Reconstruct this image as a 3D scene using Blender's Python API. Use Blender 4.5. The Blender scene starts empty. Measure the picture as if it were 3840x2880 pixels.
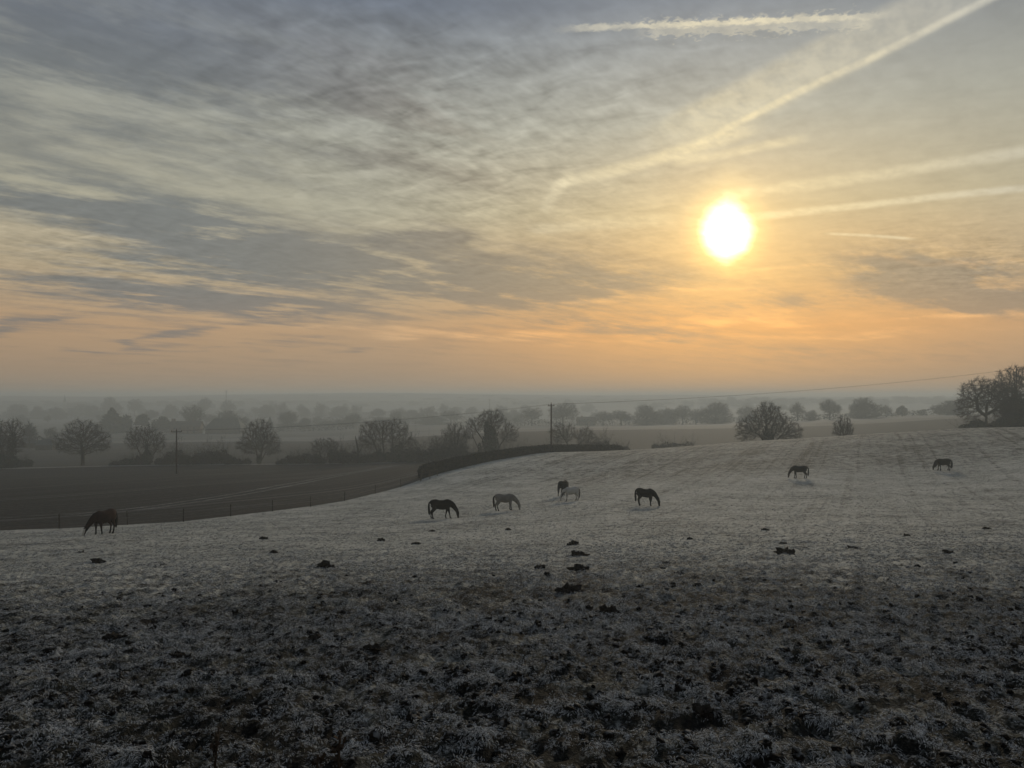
import bpy, bmesh, math, random
import numpy as np
from mathutils import Vector, Matrix

# ------------------------------------------------------------------ camera, world, sun, exposure
SC = bpy.context.scene
COL = SC.collection
F = 2885.0            # focal length in photograph pixels (3840 wide)
CX, HY = 1920.0, 1490.0
cam = bpy.data.cameras.new('camera')
cam.sensor_width = 36.0
cam.lens = 36.0 * F / 3840.0
cam.shift_y = (HY - 1440.0) / 3840.0
cam.clip_start, cam.clip_end = 0.05, 30000.0
camo = bpy.data.objects.new('camera', cam)
camo.location = (0, 0, 0)
camo.rotation_euler = (math.radians(90), 0, 0)
COL.objects.link(camo)
SC.camera = camo
SC.view_settings.view_transform = 'Standard'
SC.view_settings.look = 'None'
SC.view_settings.exposure = 0.0
SC.view_settings.gamma = 1.0
SC.view_settings.use_curve_mapping = False
SC.render.engine = 'CYCLES'
SC.cycles.use_denoising = True
SC.cycles.use_adaptive_sampling = True
SC.cycles.adaptive_threshold = 0.02
SC.cycles.max_bounces = 6
SC.cycles.diffuse_bounces = 3
SC.cycles.glossy_bounces = 2
SC.cycles.volume_bounces = 2
SC.cycles.transparent_max_bounces = 8
SC.cycles.sample_clamp_indirect = 4.0

SUN = Vector(((2725 - CX) / F, 1.0, (HY - 880) / F)).normalized()
SUN_EL = math.asin(SUN.z)
SUN_AZ = math.atan2(SUN.x, SUN.y)

def lin(r, g, b):
    def f(c):
        c /= 255.0
        return c / 12.92 if c <= 0.04045 else ((c + 0.055) / 1.055) ** 2.4
    return (f(r), f(g), f(b), 1.0)

class NT:
    """small helper to write node maths as expressions"""
    def __init__(s, tree):
        s.t = tree
    def new(s, kind, **kw):
        n = s.t.nodes.new(kind)
        for k, v in kw.items():
            setattr(n, k, v)
        return n
    def put(s, sock, v):
        if isinstance(v, bpy.types.NodeSocket):
            s.t.links.new(v, sock)
        elif v is not None:
            sock.default_value = v
    def m(s, op, a, b=None, c=None, clamp=False):
        n = s.new('ShaderNodeMath', operation=op)
        n.use_clamp = clamp
        for i, v in enumerate((a, b, c)):
            if v is not None:
                s.put(n.inputs[i], v)
        return n.outputs[0]
    def vm(s, op, a, b=None):
        n = s.new('ShaderNodeVectorMath', operation=op)
        s.put(n.inputs[0], a)
        if b is not None:
            s.put(n.inputs[1], b)
        return n.outputs[1] if op in ('DOT_PRODUCT', 'LENGTH') else n.outputs[0]
    def xyz(s, x, y, z):
        n = s.new('ShaderNodeCombineXYZ')
        for i, v in enumerate((x, y, z)):
            s.put(n.inputs[i], v)
        return n.outputs[0]
    def sep(s, v):
        n = s.new('ShaderNodeSeparateXYZ')
        s.put(n.inputs[0], v)
        return n.outputs
    def noise(s, vec, scale, detail=4.0, rough=0.55, dist=0.0, out='Fac'):
        n = s.new('ShaderNodeTexNoise')
        s.put(n.inputs['Vector'], vec)
        n.inputs['Scale'].default_value = scale
        n.inputs['Detail'].default_value = detail
        n.inputs['Roughness'].default_value = rough
        n.inputs['Distortion'].default_value = dist
        return n.outputs[out]
    def ss(s, v, lo, hi, a=0.0, b=1.0):
        n = s.new('ShaderNodeMapRange', interpolation_type='SMOOTHSTEP')
        s.put(n.inputs[0], v)
        for i, q in enumerate((lo, hi, a, b)):
            s.put(n.inputs[1 + i], q)
        return n.outputs[0]
    def mix(s, fac, a, b, mode='MIX'):
        n = s.new('ShaderNodeMix', data_type='RGBA', blend_type=mode)
        s.put(n.inputs[0], fac)
        s.put(n.inputs[6], a)
        s.put(n.inputs[7], b)
        return n.outputs[2]
    def ramp(s, fac, stops):
        n = s.new('ShaderNodeValToRGB')
        s.put(n.inputs[0], fac)
        e = n.color_ramp.elements
        while len(e) < len(stops):
            e.new(0.5)
        for q, (p, c) in zip(e, stops):
            q.position = p
            q.color = c
        return n.outputs[0]

def build_world():
    w = bpy.data.worlds.new('World')
    SC.world = w
    w.use_nodes = True
    w.cycles.sampling_method = 'MANUAL'
    w.cycles.sample_map_resolution = 256
    w.node_tree.nodes.clear()
    g = NT(w.node_tree)
    out = g.new('ShaderNodeOutputWorld')
    bg = g.new('ShaderNodeBackground')
    bg.inputs[1].default_value = 0.1
    sky = g.new('ShaderNodeTexSky', sky_type='NISHITA')
    sky.sun_disc = False
    sky.sun_elevation = SUN_EL
    sky.sun_rotation = SUN_AZ
    sky.air_density, sky.dust_density = 1.0, 3.0
    d = g.vm('NORMALIZE', g.new('ShaderNodeTexCoord').outputs['Generated'])
    x, y, z = g.sep(d)
    zc = g.m('MAXIMUM', z, 0.0)
    dot = g.vm('DOT_PRODUCT', d, tuple(SUN))
    ang = g.m('ARCCOSINE', g.m('MINIMUM', dot, 1.0))           # radians from the sun
    # cloud sheet: directions projected on a high plane
    k = g.m('ADD', zc, 0.07)
    P = g.xyz(g.m('DIVIDE', x, k), g.m('DIVIDE', y, k), 0.0)
    def streak(along, scale, stretch, detail, rough, dist, seed):
        a = math.atan2(along[1], along[0])
        mp = g.new('ShaderNodeMapping')
        g.put(mp.inputs['Vector'], P)
        mp.vector_type = 'TEXTURE'
        mp.inputs['Rotation'].default_value = (0, 0, a)
        mp.inputs['Scale'].default_value = (stretch, 1, 1)
        mp.inputs['Location'].default_value = (seed, seed * 1.7, 0)
        return g.noise(mp.outputs[0], scale, detail, rough, dist)
    # directions over flat ground: U to the right, V up (only used ahead of the viewer)
    yy = g.m('MAXIMUM', y, 0.08)
    ahead = g.ss(y, 0.08, 0.3)
    warp = g.noise(P, 1.1, 2, 0.6, 0, 'Color')
    wx, wy, wz = g.sep(warp)
    U0, V0 = g.m('DIVIDE', x, yy), g.m('DIVIDE', z, yy)
    U = g.m('ADD', U0, g.m('MULTIPLY', g.m('SUBTRACT', wx, 0.5), 0.16))
    V = g.m('ADD', V0, g.m('MULTIPLY', g.m('SUBTRACT', wy, 0.5), 0.05))
    def blob(px, py, sx, sy, rot=0.0, power=1.0):
        u0, v0 = (px - CX) / F, (HY - py) / F
        du, dv = g.m('SUBTRACT', U, u0), g.m('SUBTRACT', V, v0)
        c, s = math.cos(rot), math.sin(rot)
        a = g.m('DIVIDE', g.m('ADD', g.m('MULTIPLY', du, c), g.m('MULTIPLY', dv, s)), sx / F)
        b = g.m('DIVIDE', g.m('SUBTRACT', g.m('MULTIPLY', dv, c), g.m('MULTIPLY', du, s)), sy / F)
        r2 = g.m('ADD', g.m('MULTIPLY', a, a), g.m('MULTIPLY', b, b))
        e = g.m('POWER', 2.718, g.m('MULTIPLY', r2, -1.0))
        return g.m('MULTIPLY', g.m('MULTIPLY', e, ahead), power)
    def total(items):
        r = items[0]
        for q in items[1:]:
            r = g.m('ADD', r, q)
        return r
    # -- thin bright veil, coloured by height above the horizon and by distance from the sun
    far = g.ramp(zc, [(0.0, lin(150, 133, 113)), (0.035, lin(162, 137, 111)), (0.085, lin(180, 148, 114)),
                      (0.15, lin(173, 157, 129)), (0.23, lin(168, 163, 143)), (0.33, lin(153, 153, 143)),
                      (0.45, lin(106, 113, 123)), (0.6, lin(98, 107, 122)), (1.0, lin(96, 106, 123))])
    near = g.ramp(zc, [(0.0, lin(182, 150, 114)), (0.035, lin(202, 153, 100)), (0.085, lin(228, 162, 88)),
                       (0.15, lin(212, 170, 110)), (0.23, lin(201, 181, 138)), (0.33, lin(178, 175, 158)),
                       (0.45, lin(151, 156, 160)), (0.6, lin(122, 132, 143)), (1.0, lin(96, 106, 123))])
    veil = g.mix(g.ss(ang, 0.50, 0.02), far, near)
    # -- grey cloud
    s1 = streak((1.25, 1.0), 0.85, 2.6, 3, 0.62, 0.0, 3.1)
    s2 = streak((1.15, 1.0), 3.6, 2.2, 7, 0.66, 0.0, 8.3)
    fine = streak((1.0, -0.45), 10.0, 1.6, 2, 0.6, 0.6, 1.3)
    fine2 = streak((0.7, 1.0), 22.0, 1.8, 2, 0.6, 0.0, 5.1)
    ragn = g.m('SUBTRACT', g.noise(P, 42.0, 2, 0.7, 0.4), 0.5)
    bands = total([
        blob(150, 150, 900, 330, -0.25, 0.55), blob(1250, 330, 620, 200, -0.35, 0.42),
        blob(500, 790, 800, 95, -0.21, 0.60), blob(1250, 980, 800, 85, -0.17, 0.66), blob(700, 1010, 500, 50, -0.14, 0.4),
        blob(2100, 1050, 420, 95, 0.0, 0.60), blob(1640, 890, 165, 38, -0.08, 0.75),
        blob(350, 1080, 620, 70, -0.12, 0.52), blob(1050, 1150, 420, 40, -0.06, 0.45),
        blob(3540, 1030, 290, 85, -0.12, 1.15), blob(3700, 1125, 230, 34, 0.0, 1.1),
        blob(2950, 1130, 330, 36, 0.1, 0.30), blob(2300, 1240, 420, 30, -0.05, 0.35),
        blob(600, 1272, 260, 16, 0.14, 0.5), blob(80, 1215, 180, 22, 0.16, 0.45),
        blob(1400, 1325, 260, 14, 0.1, 0.32), blob(3150, 1340, 620, 42, 0.0, 0.25),
        blob(700, 1300, 900, 14, 0.02, 0.22)])
    den = g.m('ADD', g.m('MULTIPLY', g.m('SUBTRACT', s1, 0.53), 1.0), g.m('MULTIPLY', g.m('SUBTRACT', s2, 0.52), 1.15))
    lowfade = g.ss(z, 0.01, 0.12, 0.75, 1.0)
    sunfade = g.m('ADD', g.ss(ang, 0.10, 0.42, 0.30, 1.0), g.m('MULTIPLY', g.ss(z, 0.20, 0.12), 0.45))
    den = g.m('MULTIPLY', g.m('MULTIPLY', den, lowfade), sunfade)
    den = g.m('ADD', den, g.m('MULTIPLY', bands, g.ss(s2, 0.30, 0.62, 0.60, 1.75)))
    grey = g.ss(den, -0.10, 0.80, 0.0, 0.88)
    gcol = g.mix(g.ss(ang, 0.7, 0.08), lin(110, 114, 114), lin(146, 132, 110))
    gcol = g.mix(g.ss(z, 0.16, 0.02), gcol, g.mix(g.ss(ang, 0.7, 0.1), lin(132, 120, 110), lin(176, 140, 104)))
    gcol = g.mix(g.ss(z, 0.30, 0.48), gcol, g.mix(g.ss(ang, 0.75, 0.3), lin(100, 107, 120), lin(142, 144, 146)))
    col = g.mix(grey, veil, gcol)
    # -- rippled small cloud (altocumulus) and silky wisps
    rip_zone = g.m('ADD', total([blob(1500, 420, 900, 420, -0.4, 1.0), blob(3640, 1000, 330, 150, 0, 0.9),
                                 blob(300, 950, 600, 200, -0.2, 0.7), blob(2400, 250, 700, 260, 0, 0.5)]), 0.22)
    rip = g.m('ADD', g.m('MULTIPLY', g.m('SUBTRACT', fine, 0.5), 1.0), g.m('MULTIPLY', g.m('SUBTRACT', fine2, 0.5), 0.7))
    rip = g.m('MULTIPLY', g.m('MULTIPLY', rip, rip_zone), g.ss(z, 0.05, 0.16))
    gain = g.m('ADD', 1.0, g.m('MULTIPLY', rip, 0.85))
    gain = g.m('ADD', gain, g.m('MULTIPLY', g.m('SUBTRACT', s2, 0.5), -0.18))
    col = g.vm('MULTIPLY', col, g.xyz(gain, gain, gain))
    # -- thin cloud edges lit orange by the low sun
    lit = total([blob(2820, 1195, 330, 20, 0.05, 1.0), blob(2250, 1150, 200, 11, 0.0, 0.7), blob(2640, 1092, 220, 13, 0.05, 0.8), blob(1900, 1262, 520, 15, -0.03, 0.7),
                 blob(3480, 962, 330, 10, -0.04, 0.7), blob(3620, 1182, 280, 12, 0.05, 0.8), blob(2900, 1020, 190, 10, 0.08, 0.7), blob(750, 1085, 260, 11, -0.05, 0.5),
                 blob(400, 885, 260, 14, -0.1, 0.45), blob(1150, 1225, 520, 12, -0.06, 0.4), blob(3150, 1255, 420, 12, 0.02, 0.45)])
    lit = g.m('MULTIPLY', lit, g.ss(s2, 0.62, 0.36, 0.3, 1.3))
    warm = g.mix(g.ss(ang, 0.7, 0.1), (0.10, 0.075, 0.045, 1), (0.26, 0.125, 0.03, 1))
    col = g.vm('ADD', col, g.vm('MULTIPLY', g.xyz(lit, lit, lit), warm))
    # -- contrails: long thin lines of ice cloud, drifting apart
    def trail(p0, p1, width, soft, power, wob=1.0, rag=0.0):
        u0, v0 = (p0[0] - CX) / F, (HY - p0[1]) / F
        u1, v1 = (p1[0] - CX) / F, (HY - p1[1]) / F
        L = math.hypot(u1 - u0, v1 - v0)
        c, s = (u1 - u0) / L, (v1 - v0) / L
        du, dv = g.m('SUBTRACT', U0, u0), g.m('SUBTRACT', V0, v0)
        a = g.m('DIVIDE', g.m('ADD', g.m('MULTIPLY', du, c), g.m('MULTIPLY', dv, s)), L)
        b = g.m('SUBTRACT', g.m('MULTIPLY', dv, c), g.m('MULTIPLY', du, s))
        b = g.m('ADD', b, g.m('MULTIPLY', g.m('SUBTRACT', wy, 0.5), 0.02 * wob))
        if rag:
            b = g.m('ADD', b, g.m('MULTIPLY', ragn, rag))
        up = g.ss(g.m('ABSOLUTE', b), width / F, (width + soft) / F, 1.0, 0.0)
        ends = g.m('MULTIPLY', g.ss(a, 0.0, 0.14), g.ss(a, 1.0, 0.82))
        r = g.m('MULTIPLY', g.m('MULTIPLY', up, ends), tex)
        return g.m('MULTIPLY', g.m('MULTIPLY', r, ahead), power)
    tex = g.ss(g.m('ADD', fine2, g.m('SUBTRACT', s2, 0.5)), 0.25, 0.7, 0.6, 1.1)
    trails = total([
        trail((2560, 560), (4300, -290), 2, 20, 0.38, 1.0),
        trail((2380, 585), (4080, -270), 55, 50, 0.30, 0.5),
        trail((2010, 716), (2900, 462), 6, 30, 0.40, 1.3),
        trail((2030, 800), (2150, 630), 4, 34, 0.30, 0.5),
        trail((2500, 610), (3050, 510), 4, 22, 0.35, 0.8),
        trail((2560, 755), (4300, 500), 4, 32, 0.36, 0.8),
        trail((2700, 823), (4300, 660), 3, 18, 0.46, 0.4),
        trail((2050, 112), (3380, 55), 4, 14, 0.50, 0.5, 0.012),
        trail((2350, 112), (3340, 74), 18, 22, 0.30, 0.5, 0.045),
        trail((3080, 872), (3460, 898), 1, 8, 0.40, 0.4),
        trail((1950, 870), (2560, 820), 8, 26, 0.22, 0.8)])
    tcol = g.mix(g.ss(ang, 0.45, 0.05), lin(205, 204, 194), lin(252, 232, 180))
    col = g.mix(g.m('MINIMUM', trails, 0.85), col, tcol)
    # -- light scattered round the sun by the ice cloud
    def halo(width, c, power):
        e = g.m('POWER', 2.718, g.m('MULTIPLY', g.m('DIVIDE', ang, width), -1.0))
        return g.vm('MULTIPLY', tuple(q * power for q in c[:3]), g.xyz(e, e, e))
    tilt = g.m('ADD', g.m('MULTIPLY', g.m('SUBTRACT', V, (HY - 880) / F), -0.16), 0.0)
    wob = g.m('ADD', ang, g.m('ADD', g.m('MULTIPLY', g.m('SUBTRACT', s2, 0.5), 0.026), tilt))
    wob = g.m('ADD', wob, g.m('MULTIPLY', g.m('ABSOLUTE', g.m('SUBTRACT', U0, (2725 - CX) / F)), 0.22))
    close = g.ss(ang, 0.16, 0.09)
    core = g.m('MULTIPLY', g.ss(wob, 0.046, 0.008), close)
    yel = g.m('MULTIPLY', g.ss(wob, 0.075, 0.020), close)
    col = g.vm('ADD', col, halo(0.062, lin(255, 186, 88), 0.26))
    col = g.vm('ADD', col, halo(0.028, lin(255, 208, 100), 0.9))
    col = g.vm('ADD', col, g.vm('MULTIPLY', g.xyz(yel, yel, yel), (0.30, 0.20, 0.05)))
    col = g.vm('ADD', col, g.vm('MULTIPLY', g.xyz(core, core, core), (3.0, 2.6, 1.9)))
    # the sky turned away from the sun goes on dimming
    dim = g.ss(ang, 0.55, 1.9, 1.0, 0.75)
    col = g.vm('MULTIPLY', col, g.xyz(dim, dim, dim))
    # thin blue between the clouds from the clear sky above, and a plain dim lower half
    col = g.vm('MULTIPLY', col, (10.6, 10.7, 10.8))
    clear = g.mix(0.02, col, sky.outputs[0])
    clear = g.mix(g.ss(z, 0.0, -0.03), clear, tuple(q * 10 for q in lin(70, 70, 66)[:3]) + (1,))
    g.put(bg.inputs[0], clear)
    w.node_tree.links.new(bg.outputs[0], out.inputs[0])
build_world()

sun = bpy.data.lights.new('sun', 'SUN')
sun.energy = 1.5
sun.angle = math.radians(7.0)
sun.color = (1.0, 0.84, 0.62)
suno = bpy.data.objects.new('sun', sun)
suno.rotation_euler = SUN.to_track_quat('Z', 'Y').to_euler()
suno.location = (60, 200, 120)
COL.objects.link(suno)

# ------------------------------------------------------------------ helpers
RNG = np.random.default_rng(7)
random.seed(7)

def mat(name):
    m = bpy.data.materials.new(name)
    m.use_nodes = True
    m.node_tree.nodes.clear()
    g = NT(m.node_tree)
    o = g.new('ShaderNodeOutputMaterial')
    b = g.new('ShaderNodeBsdfPrincipled')
    m.node_tree.links.new(b.outputs[0], o.inputs[0])
    b.inputs['Specular IOR Level'].default_value = 0.05
    b.inputs['Roughness'].default_value = 0.9
    return m, g, b

def simple(name, c1, c2, scale=3.0, rough=0.9, spec=0.05, coord='Object', detail=3):
    m, g, b = mat(name)
    v = g.new('ShaderNodeTexCoord').outputs[coord]
    n = g.ss(g.noise(v, scale, detail, 0.6), 0.3, 0.7)
    g.put(b.inputs['Base Color'], g.mix(n, tuple(c1) + (1,), tuple(c2) + (1,)))
    b.inputs['Roughness'].default_value = rough
    b.inputs['Specular IOR Level'].default_value = spec
    return m

def mesh_obj(name, verts, faces, material=None, parent=None, smooth=False, mats=None, midx=None):
    me = bpy.data.meshes.new(name)
    verts = np.asarray(verts, dtype=np.float32).reshape(-1, 3)
    if isinstance(faces, np.ndarray):
        nf, k = faces.shape
        me.vertices.add(len(verts))
        me.vertices.foreach_set('co', verts.ravel())
        me.loops.add(nf * k)
        me.loops.foreach_set('vertex_index', faces.astype(np.int32).ravel())
        me.polygons.add(nf)
        me.polygons.foreach_set('loop_start', np.arange(nf, dtype=np.int32) * k)
        me.update(calc_edges=True)
    else:
        me.from_pydata([tuple(map(float, v)) for v in verts], [], [tuple(map(int, f)) for f in faces])
        me.update()
    for q in (mats or ([material] if material else [])):
        me.materials.append(q)
    if midx is not None:
        me.polygons.foreach_set('material_index', np.asarray(midx, dtype=np.int32))
    if smooth:
        me.polygons.foreach_set('use_smooth', np.ones(len(me.polygons), dtype=bool))
    o = bpy.data.objects.new(name, me)
    COL.objects.link(o)
    if parent is not None:
        o.parent = parent
    return o

def share(name, src, parent=None):
    o = bpy.data.objects.new(name, src.data)
    COL.objects.link(o)
    if parent is not None:
        o.parent = parent
        o.matrix_local = src.matrix_local.copy()
    return o

def tag(o, label, cat, group=None):
    o['label'] = label
    o['category'] = cat
    if group:
        o['group'] = group
    return o

def structure(o):
    o['kind'] = 'structure'
    return o

def stuff(o, label=None, cat=None):
    o['kind'] = 'stuff'
    if label:
        o['label'] = label
    if cat:
        o['category'] = cat
    return o

def empty(name, loc, rz=0.0, label=None, cat=None, group=None, scale=None):
    o = bpy.data.objects.new(name, None)
    o.empty_display_size = 0.2
    o.location = loc
    o.rotation_euler = (0, 0, rz)
    if scale is not None:
        o.scale = (scale,) * 3 if not hasattr(scale, '__len__') else scale
    COL.objects.link(o)
    if label:
        tag(o, label, cat, group)
    return o

def copy_tree(o, parent=None):
    c = o.copy()
    COL.objects.link(c)
    c.parent = parent
    for ch in list(o.children):
        copy_tree(ch, c)
    return c

# gradient noise on numpy arrays
_perm = np.random.default_rng(3).permutation(4096).astype(np.int64)
def _h(ix, iy, s):
    return _perm[(_perm[(ix + s * 131) & 4095] + iy) & 4095]
def pnoise(x, y, seed=0):
    x = np.asarray(x, float); y = np.asarray(y, float)
    x0 = np.floor(x); y0 = np.floor(y)
    fx, fy = x - x0, y - y0
    ix, iy = x0.astype(np.int64), y0.astype(np.int64)
    def gr(i, j, dx, dy):
        a = _h(i, j, seed) * (2 * math.pi / 4096)
        return np.cos(a) * dx + np.sin(a) * dy
    u = fx * fx * fx * (fx * (fx * 6 - 15) + 10)
    v = fy * fy * fy * (fy * (fy * 6 - 15) + 10)
    a = gr(ix, iy, fx, fy); b = gr(ix + 1, iy, fx - 1, fy)
    c = gr(ix, iy + 1, fx, fy - 1); d = gr(ix + 1, iy + 1, fx - 1, fy - 1)
    return (a + u * (b - a)) * (1 - v) + (c + u * (d - c)) * v
def fbm(x, y, oct=4, seed=0, gain=0.5):
    r, a = 0.0, 1.0
    for o in range(oct):
        r = r + a * pnoise(x * 2 ** o, y * 2 ** o, seed + o)
        a *= gain
    return r

# ------------------------------------------------------------------ terrain
# (photo column, photo row, metres ahead) of ground points: horses, posts, poles, hedge and trees give the distances
def pt(px, py, d):
    return ((px - CX) / F * d, d, -(py - HY) / F * d)
CTRL = [(0, 0, -1.62), (-12, 0, -1.9), (12, 0, -1.4), (0, -40, 3.6), (-60, -40, 2.0), (60, -40, 5.0), (-50, 5, -5.2), (50, 5, -1.2),
        (0, 6, -2.35), (0, 12, -3.2), (-9, 14, -3.75), (10, 14, -3.4), (0, 22, -4.75), (-16, 24, -5.35), (17, 25, -4.75),
        (0, 34, -6.6), (24, 38, -6.5)]
CTRL += [pt(*q) for q in [
    (370, 2002, 44), (1670, 1946, 60), (1900, 1914, 67), (2140, 1877, 76), (2100, 1858, 83), (2425, 1898, 65), (2990, 1796, 90),
    (3530, 1767, 94), (3400, 1900, 62), (2900, 1900, 64), (2600, 1800, 93), (3840, 1850, 70), (2200, 1790, 110),
    (0, 1990, 61), (222, 1982, 63), (478, 1968, 67), (688, 1955, 71), (865, 1935, 76), (1022, 1917, 81), (1165, 1898, 88), (1292, 1878, 96),
    (1407, 1850, 105), (1503, 1826, 113), (1600, 1790, 121), (1800, 1738, 136), (2069, 1697, 150), (2280, 1691, 160),
    (2500, 1681, 150), (2760, 1660, 148), (3200, 1633, 145), (3600, 1608, 142), (3840, 1602, 140), (4300, 1590, 138),
    (662, 1777, 159), (0, 1757, 203), (310, 1749, 205), (900, 1741, 208), (1400, 1736, 208), (1700, 1730, 208), (2000, 1722, 212),
    (0, 1880, 95), (900, 1820, 120), (1300, 1790, 140), (350, 1810, 135), (-600, 1760, 200), (-600, 1995, 58),
    (2300, 1700, 215), (2760, 1690, 215), (3200, 1672, 210), (3600, 1650, 210), (3840, 1645, 205), (4300, 1630, 205),
    (2300, 1612, 400), (2760, 1604, 400), (3200, 1592, 390), (3600, 1569, 380), (4300, 1560, 380), (1850, 1640, 330),
    (200, 1684, 330), (800, 1664, 360), (1300, 1655, 380),
    (0, 1625, 560), (900, 1622, 560), (1700, 1604, 600), (2600, 1592, 600), (3500, 1556, 600), (4500, 1550, 600), (-700, 1622, 560),
    (0, 1570, 1000), (1500, 1563, 1000), (2600, 1562, 1000), (3600, 1545, 1000), (4800, 1540, 1000), (-900, 1570, 1000),
    (0, 1540, 1350), (1500, 1542, 1350), (2600, 1534, 1350), (3600, 1520, 1350), (4800, 1518, 1350), (-900, 1538, 1350),
    (0, 1484, 1950), (900, 1480, 1950), (1450, 1473, 1980), (1900, 1479, 1950), (2600, 1481, 1950), (3600, 1486, 1950), (4800, 1484, 1950), (-900, 1484, 1950),
    (0, 1525, 2700), (1900, 1523, 2700), (3700, 1525, 2700), (-1200, 1525, 2700), (5000, 1525, 2700)]]
CTRL = np.array(CTRL, float)
_CW = 60.0
def _warp(x, y):
    return np.stack([np.log1p(y / _CW) * 1.0, x / (y + _CW) * 1.6], -1)
def _kern(r):
    return np.where(r > 1e-9, r * r * np.log(np.maximum(r, 1e-9)), 0.0)
_cp = _warp(CTRL[:, 0], CTRL[:, 1])
_n = len(CTRL)
_K = _kern(np.linalg.norm(_cp[:, None] - _cp[None], axis=-1)) + np.eye(_n) * 2e-4
_Pm = np.hstack([np.ones((_n, 1)), _cp])
_A = np.vstack([np.hstack([_K, _Pm]), np.hstack([_Pm.T, np.zeros((3, 3))])])
_w = np.linalg.solve(_A, np.concatenate([CTRL[:, 2] / (CTRL[:, 1] + _CW), np.zeros(3)]))
def height(x, y):
    x = np.atleast_1d(np.asarray(x, float)); y = np.atleast_1d(np.asarray(y, float))
    x, y = np.broadcast_arrays(x, y)
    sh = x.shape
    q = _warp(x.ravel(), y.ravel())
    out = np.empty(len(q))
    for i in range(0, len(q), 60000):
        c = q[i:i + 60000]
        k = _kern(np.linalg.norm(c[:, None] - _cp[None], axis=-1))
        out[i:i + 60000] = k @ _w[:_n] + _w[_n] + c @ _w[_n + 1:]
    return out.reshape(sh) * (y + _CW)
def hz(x, y):
    return float(height(x, y)[0])
def micro(x, y):
    """turf: small lumps, hoof marks and soft undulation, metres"""
    near = np.clip(1.0 - (np.hypot(x, y) - 18) / 50, 0.25, 1.0)
    l = fbm(x * 2.2, y * 2.2, 2, 11) * 0.085
    s = pnoise(x * 7.0, y * 7.0, 21) * 0.062 + pnoise(x * 15.0, y * 15.0, 23) * 0.032
    h = np.maximum(pnoise(x * 4.2, y * 4.2, 31) - 0.18, 0) * -0.16        # hoof holes
    return (l + s + h) * near + fbm(x * 0.12, y * 0.12, 2, 41) * 0.07
def ground_z(x, y):
    return float((height(x, y) + micro(np.array([x], float), np.array([y], float)))[0])

# field boundaries, photo column and distance of each point -> world polyline, ordered left to right
def line(pts):
    return np.array([((px - CX) / F * d, d) for px, d in pts])
B1 = line([(-2600, 44), (-1200, 52), (-600, 57), (0, 61), (222, 63), (478, 67), (688, 71), (865, 76), (1022, 81), (1165, 88), (1292, 96), (1407, 105), (1503, 113),
           (1600, 121), (1800, 136), (2069, 153), (2280, 164), (2500, 170), (3000, 172), (3840, 172), (4600, 172), (7000, 172)])
B2 = line([(-2600, 196), (-600, 200), (0, 200), (900, 205), (1700, 206), (2400, 210), (3840, 205), (7000, 205)])
B2b = B2 + np.array([0, 5.0])
B3 = line([(-2600, 380), (0, 380), (1700, 395), (2300, 400), (3200, 390), (3600, 380), (7000, 380)])
FC = 6.0
def cross(poly, t):
    """distance ahead at which a fan ray x = t (y + FC) meets the polyline"""
    tt = poly[:, 0] / (poly[:, 1] + FC)
    return np.interp(t, tt, poly[:, 1])
def fan(name, T, Y, material, disp=False):
    """T (cols,), Y (rows, cols): distances along each ray"""
    X = T[None, :] * (Y + FC)
    Z = height(X, Y)
    if disp:
        Z = Z + micro(X, Y)
    r, c = Y.shape
    idx = np.arange(r * c).reshape(r, c)
    f = np.stack([idx[:-1, :-1], idx[:-1, 1:], idx[1:, 1:], idx[1:, :-1]], -1).reshape(-1, 4)
    return structure(mesh_obj(name, np.stack([X, Y, Z], -1).reshape(-1, 3), f, material, smooth=True))

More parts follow.
